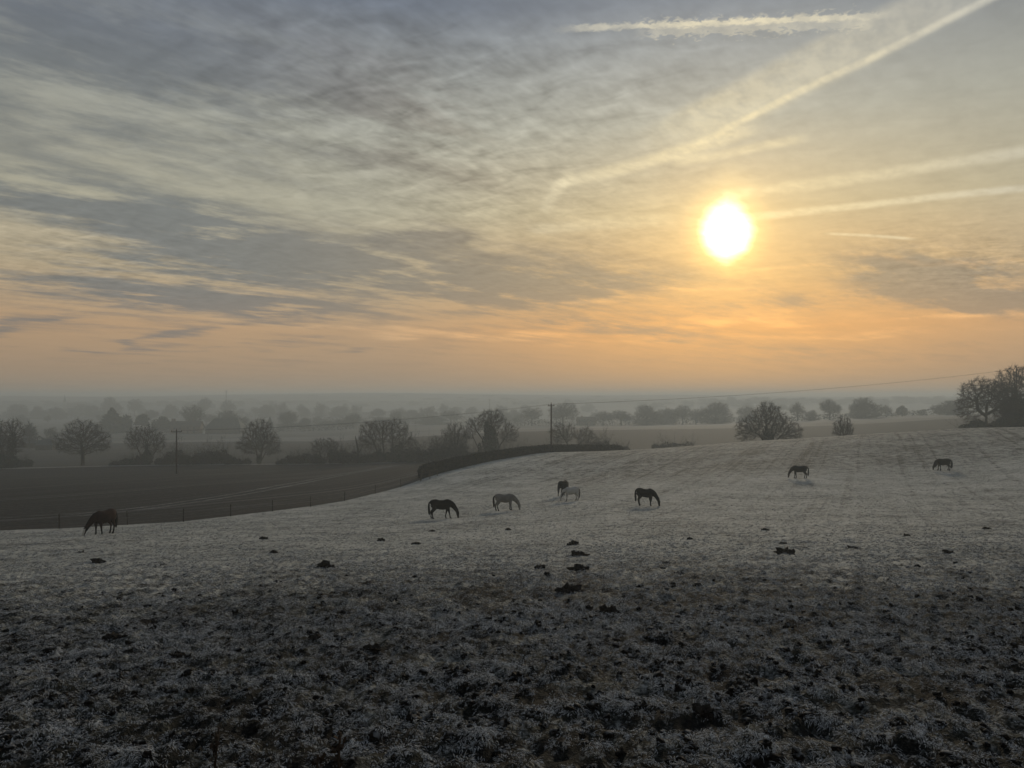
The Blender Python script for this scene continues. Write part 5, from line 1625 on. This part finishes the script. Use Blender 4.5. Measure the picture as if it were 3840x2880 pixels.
scatter('frosted_grass', 2.2, 11.0, 1050, 'short frosted grass and crumbs of earth on the trodden near end of the pasture', 901)
scatter('frosted_grass', 11.0, 32.0, 600, 'short frosted grass dotted with molehills across the middle of the pasture', 902)
scatter('frosted_grass', 32.0, 104.0, 420, 'short frosted grass round the grazing horses', 903)

# dead dock stems at the photographer's feet
M['deadstem'] = simple('dead_dock', (0.030, 0.021, 0.015), (0.060, 0.045, 0.033), 14.0, 0.9)
def dock(px, py_top, d, label, seed, lean):
    r = np.random.default_rng(seed)
    x = (px - CX) / F * d
    zg = ground_z(x, d)
    h = -(py_top - HY) / F * d - zg
    root = empty('dead_dock_stem', (x, d, zg), 0, label, 'weed')
    s = np.linspace(0, 1, 9)
    P = np.stack([lean * (1 - s) ** 1.5 * -1 + 0.008 * np.sin(s * 7), 0.01 * np.cos(s * 5), h * s - 0.03 * (s == 0)], -1)
    mesh_obj('stem', *poly_tube(P, 0.0085 - 0.005 * s, 6), M['deadstem'], root, True)
    C, A, B = [], [], []
    for k in range(90):
        t_ = 0.55 + 0.45 * r.random()
        p = np.array([np.interp(t_, s, P[:, i]) for i in range(3)])
        C.append(p + r.normal(size=3) * np.array([0.022, 0.022, 0.012]) * (1.35 - t_))
    v, f = leaves(np.array(C), 0.011, seed)
    mesh_obj('seed_head', v, f, M['deadstem'], root)
    for k in range(3):
        a = r.random() * 6.28; z0 = h * (0.25 + 0.18 * k)
        st = []
        for j in range(5):
            t_ = j / 4
            c = np.array([math.cos(a) * 0.10 * t_, math.sin(a) * 0.10 * t_, z0 + 0.05 * t_ - 0.12 * t_ * t_])
            w_ = 0.016 * math.sin(math.pi * (0.12 + 0.85 * t_))
            sd = np.array([-math.sin(a), math.cos(a), 0.4])
            st += [c - sd * w_, c + np.array([0, 0, 0.006]), c + sd * w_]
        f = []
        for j in range(4):
            for q_ in range(2):
                b_ = j * 3 + q_
                f.append((b_, b_ + 1, b_ + 4, b_ + 3))
        o = mesh_obj('leaf', st, f, M['deadstem'], root, True)
        o.location.x = float(np.interp(z0 / h, s, P[:, 0]))
        md = o.modifiers.new('t', 'SOLIDIFY'); md.thickness = 0.0015
    return root
dock(1268, 2748, 2.25, 'withered brown dock stem standing tallest out of the trodden turf', 31, -0.05)
dock(815, 2728, 2.9, 'thin withered dock stem, shorter and fainter than the other', 33, 0.03)
dock(1185, 2832, 2.15, 'short withered dock stem close beside the tallest one', 35, 0.04)
